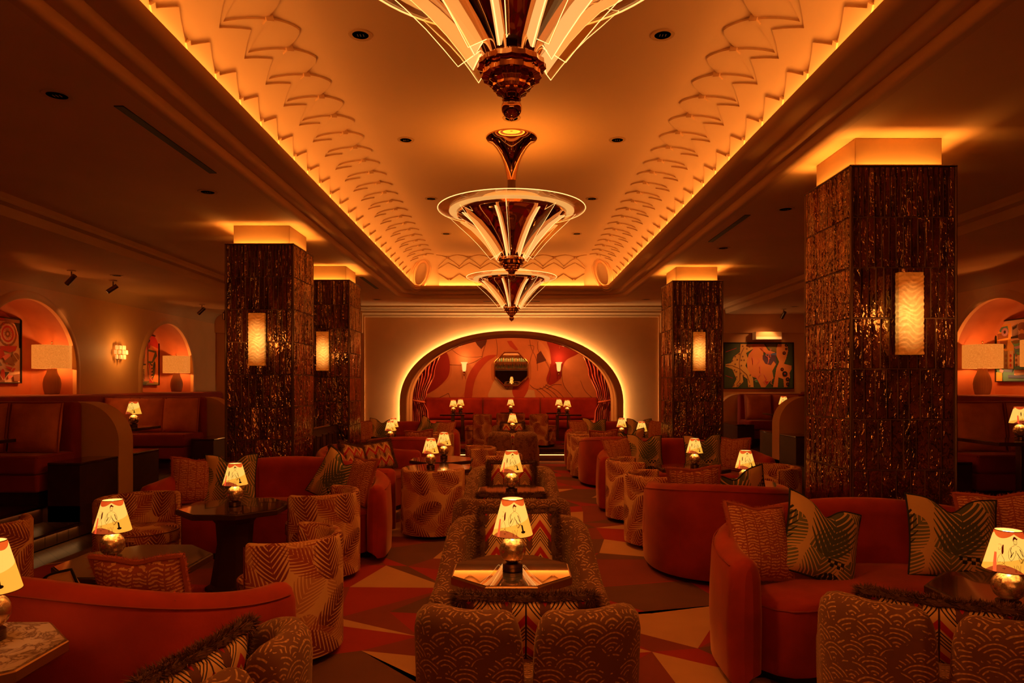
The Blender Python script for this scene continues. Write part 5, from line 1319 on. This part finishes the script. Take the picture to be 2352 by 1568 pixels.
# lounge chairs
LG = 'split-back lounge chairs in fan-wave fabric'
for lb, x, y, rz in (('split-back lounge chair in the bottom centre, seen from behind', .06, 2.80, 180), ('fan-wave lounge chair facing the camera behind the centre foreground table', .04, 3.87, 0), ('split-back lounge chair seen from behind, second along the centre aisle', 0, 5.16, 180),
                     ('fan-wave lounge chair facing the camera, second along the centre aisle', 0, 6.42, 0), ('distant split-back lounge chair seen from behind at the end of the centre aisle', .02, 12.10, 180), ('farthest fan-wave lounge chair, facing the camera before the step', .02, 13.42, 0),
                     ('split-back lounge chair in the bottom right corner, seen from behind', 1.72, 2.74, 150), ('split-back lounge chair at the bottom left, turned sideways', -1.135, 2.11, -104)):
    place('lounge', mk_lounge, lb, 'chair', (x, y, 0), rz, LG)
# barrel chairs
BG = 'leaf-print barrel chairs'
for lb, x, y, rz, z in (('leaf-print barrel chair at left, turned towards the table by the wide pillar', -2.92, 5.40, 72, 0), ('tall-backed leaf-print barrel chair at left, its back to the aisle', -1.62, 5.74, -108, 0), ('leaf-print barrel chair partly behind the left foreground sofa', -1.36, 4.10, -100, 0),
                        ('leaf-print barrel chair cut by the left edge of the photo', -3.53, 4.45, -135, 0), ('leaf-print barrel chair left of centre with its back squarely to the camera', -.84, 7.30, 180, 0), ('leaf-print barrel chair behind the pair of lamps left of centre', -.55, 9.72, -80, 0),
                        ('leaf-print barrel chair on the centre aisle behind the second lounge chair pair', -.20, 8.80, -100, 0), ('leaf-print barrel chair at far left beyond the sofa seen from behind', -1.40, 12.55, -90, 0),
                        ('leaf-print barrel chair at right, the farther of the two near the middle sofas', 1.46, 8.12, 90, 0), ('leaf-print barrel chair at right, the nearer of the two near the middle sofas', 1.47, 6.84, 90, 0), ('leaf-print barrel chair just left of the large pillar, facing left', 2.80, 7.45, -80, 0),
                        ('distant leaf-print barrel chair at right, the farther of two in line', 1.36, 12.62, 90, 0), ('distant leaf-print barrel chair at right, the nearer of two in line', 1.36, 11.85, 90, 0),
                        ('leaf-print barrel chair on the platform, left of the arch centre', -.78, 15.35, -90, .222), ('leaf-print barrel chair on the platform, middle one', -.02, 16.1, 180, .222), ('leaf-print barrel chair on the platform, right of the arch centre', .74, 15.35, 90, .222)):
    place('barrel', mk_barrel, lb, 'chair', (x, y, z), rz, BG)
# pillows: kind, label, x, y, z, rz, tilt back, roll
PG = {'palm': 'palm-print pillows', 'ripple': 'terracotta fringed pillows', 'zig': 'fur-trimmed zigzag pillows'}
for k, lb, x, y, z, rz, tl, ro in (
    ('ripple', 'terracotta fringed pillow leaning on the left arm of the right foreground sofa', 1.46, 4.02, .675, 26, 20, 8), ('palm', 'palm-print pillow on the right foreground sofa beside the fringed one', 1.86, 4.10, .665, 14, 20, 22), ('palm', 'palm-print pillow at the right end of the right foreground sofa', 2.66, 4.12, .68, -14, 18, 3), ('ripple', 'terracotta fringed pillow at the right edge of the photo', 3.0, 4.18, .72, -32, 20, -6),
    ('ripple', 'terracotta fringed pillow at the left end of the left sofa by the pillar', -3.06, 6.62, .675, 28, 18, 4), ('palm', 'palm-print pillow left of the lamp on the left sofa by the pillar', -2.76, 6.70, .68, 12, 18, 0), ('palm', 'palm-print pillow right of the lamp on the left sofa by the pillar', -1.72, 6.72, .68, -16, 18, 24), ('ripple', 'terracotta fringed pillow at the right end of the left sofa by the pillar', -1.46, 6.58, .68, -50, 18, 0),
    ('ripple', 'terracotta fringed pillow on top of the left foreground sofa back', -1.62, 3.04, .64, 172, 16, 3), ('palm', 'palm-print pillow in the left foreground sofa, seen from above', -2.10, 3.08, .555, 176, 26, 8),
    ('zig', 'fur-trimmed zigzag pillow on the sideways sofa, in full view', -1.78, 9.08, .66, 38, 20, -6), ('zig', 'fur-trimmed zigzag pillow on the sideways sofa, behind the other', -2.02, 8.70, .66, 66, 20, 14), ('zig', 'fur-trimmed zigzag pillow at the near end of the sideways sofa', -2.02, 8.02, .66, 96, 20, 20),
    ('ripple', 'terracotta fringed pillow over the back of the sofa left of the large pillar', 1.60, 5.98, .675, 170, 16, 4), ('palm', 'palm-print pillow behind the back of the sofa left of the large pillar', 2.0, 6.02, .64, 176, 24, 16),
    ('ripple', 'terracotta fringed pillow at the left end of the middle right sofa', 1.44, 9.12, .68, 26, 18, -4), ('palm', 'palm-print pillow left of the lamp on the middle right sofa', 1.80, 9.20, .69, 10, 18, 3), ('palm', 'palm-print pillow right of the lamp on the middle right sofa', 2.58, 9.20, .69, -14, 18, -3), ('ripple', 'terracotta fringed pillow at the right end of the middle right sofa', 2.95, 9.12, .68, -28, 18, 0),
    ('ripple', 'terracotta fringed pillow peeking over the distant right sofa', 1.50, 11.08, .66, 170, 18, 3), ('palm', 'palm-print pillow peeking over the distant right sofa', 1.95, 11.12, .64, 170, 18, 10), ('ripple', 'terracotta fringed pillow peeking over the distant left sofa', -1.50, 11.08, .66, 190, 18, 3),
    ('ripple', 'terracotta fringed pillow at the left end of the farthest right sofa', 1.36, 13.55, .68, 26, 18, 0), ('palm', 'palm-print pillow left of the lamps on the farthest right sofa', 1.66, 13.66, .69, 12, 18, 4), ('palm', 'palm-print pillow right of the lamps on the farthest right sofa', 2.55, 13.66, .69, -12, 18, 0), ('ripple', 'terracotta fringed pillow at the right end of the farthest right sofa', 2.88, 13.55, .68, -26, 18, 0),
    ('ripple', 'terracotta fringed pillow at the left end of the farthest left sofa', -2.92, 13.55, .68, 26, 18, 0), ('palm', 'palm-print pillow left of the lamps on the farthest left sofa', -2.60, 13.66, .69, 12, 18, 4), ('palm', 'palm-print pillow right of the lamps on the farthest left sofa', -1.66, 13.66, .69, -12, 18, 20), ('ripple', 'terracotta fringed pillow at the right end of the farthest left sofa', -1.34, 13.55, .66, -26, 22, 0),
    ('zig', 'fur-trimmed zigzag pillow in the bottom centre chair, its fur edge showing over the back', .06, 2.92, .555, 180, 14, 0), ('zig', 'fur-trimmed zigzag pillow facing the camera behind the foreground lamp', .04, 4.06, .665, 0, 16, 0), ('zig', 'fur-trimmed zigzag pillow in the second chair seen from behind', 0, 5.30, .60, 180, 16, 0),
    ('zig', 'fur-trimmed zigzag pillow facing the camera behind the second aisle lamp', 0, 6.61, .665, 0, 16, 0), ('zig', 'fur-trimmed zigzag pillow in the farthest lounge chair', .02, 13.61, .665, 0, 16, 0), ('zig', 'fur-trimmed zigzag pillow in the distant lounge chair seen from behind', .02, 12.24, .615, 180, 16, 0),
    ('zig', 'fur-trimmed zigzag pillow in the bottom left sideways chair', -.985, 2.09, .640, -104, 14, 0), ('zig', 'fur-trimmed zigzag pillow in the bottom right chair, only its fur edge showing', 1.80, 2.88, .55, 150, 16, 0)):
    o = place('p_'+k, mk_pillow(k), lb, 'pillow', (x, y, z), 0, PG[k], scale=(1.32 if z < .56 else 1.15 if z < .645 else 1.05, 1.0, .80 if z < .645 else .92) if k == 'zig' else 1.03)
    o.rotation_euler = (Matrix.Rotation(radians(rz), 3, 'Z') @ Matrix.Rotation(radians(-tl), 3, 'X') @ Matrix.Rotation(radians(ro), 3, 'Y')).to_euler()

# ================================================================= bar behind the camera, seen only in the mirror
g = G(); g.box((0, -3.9, .55), (5.0, .6, 1.06)); o = obj('bar_counter', g, 'dark_wood', None, 0); tag(o, 'dark bar counter reflected in the octagonal mirror', 'bar')
g = G()
for z in (1.15, 1.55, 1.95): g.box((0, -4.7, z), (5.0, .3, .03))
g.box((0, -4.86, 1.5), (5.0, .02, 1.5)); o = obj('bottle_shelf', g, 'brass', None, 0); tag(o, 'lit back-bar shelves reflected in the octagonal mirror', 'shelf')
def mk_bottle():
    g = G(); g.lathe([(.036, 0), (.038, .004), (.038, .17), (.030, .20), (.014, .225), (.013, .28), (.015, .285), (.015, .30)], 14); return obj('bottle', g, 'bottle_glass', None, 50)
a = Mat('bottle_glass'); oi = a.node('ShaderNodeObjectInfo'); r = S(a.nt, oi.outputs['Random'])
a.set(Base_Color=a.mix(r, (.65,.30,.06), (.25,.35,.12)), Roughness=.1, Specular_IOR_Level=.8); M['bottle_glass'] = a.m
for z, zn in ((1.165, 'lower'), (1.565, 'middle')):
    for k in range(24): place('bottle', mk_bottle, 'bottle on the %s shelf of the back bar' % zn, 'bottle', (-1.25+k*.108, -4.66, z+.001), 0, 'bottles on the %s shelf of the back bar' % zn, scale=(1, 1, .8+.25*((k*7) % 5)/4))
area_light('bar_light', (0, -4.4, 2.25), 5.0, .15, 120, (1,.55,.25), (radians(-40), 0, 0))
area_light('bar_canopy_light', (0, -3.4, 2.6), 6.0, .5, 26, (1,.36,.07), (radians(70), 0, 0))
g = G(); g.box((0, -3.72, 2.62), (6.2, .6, .60)); o = obj('bar_canopy', g, 'dark_wood', None, 0, bevel=.01); tag(o, 'dark canopy over the bar behind the camera, seen only in the mirror', 'canopy')
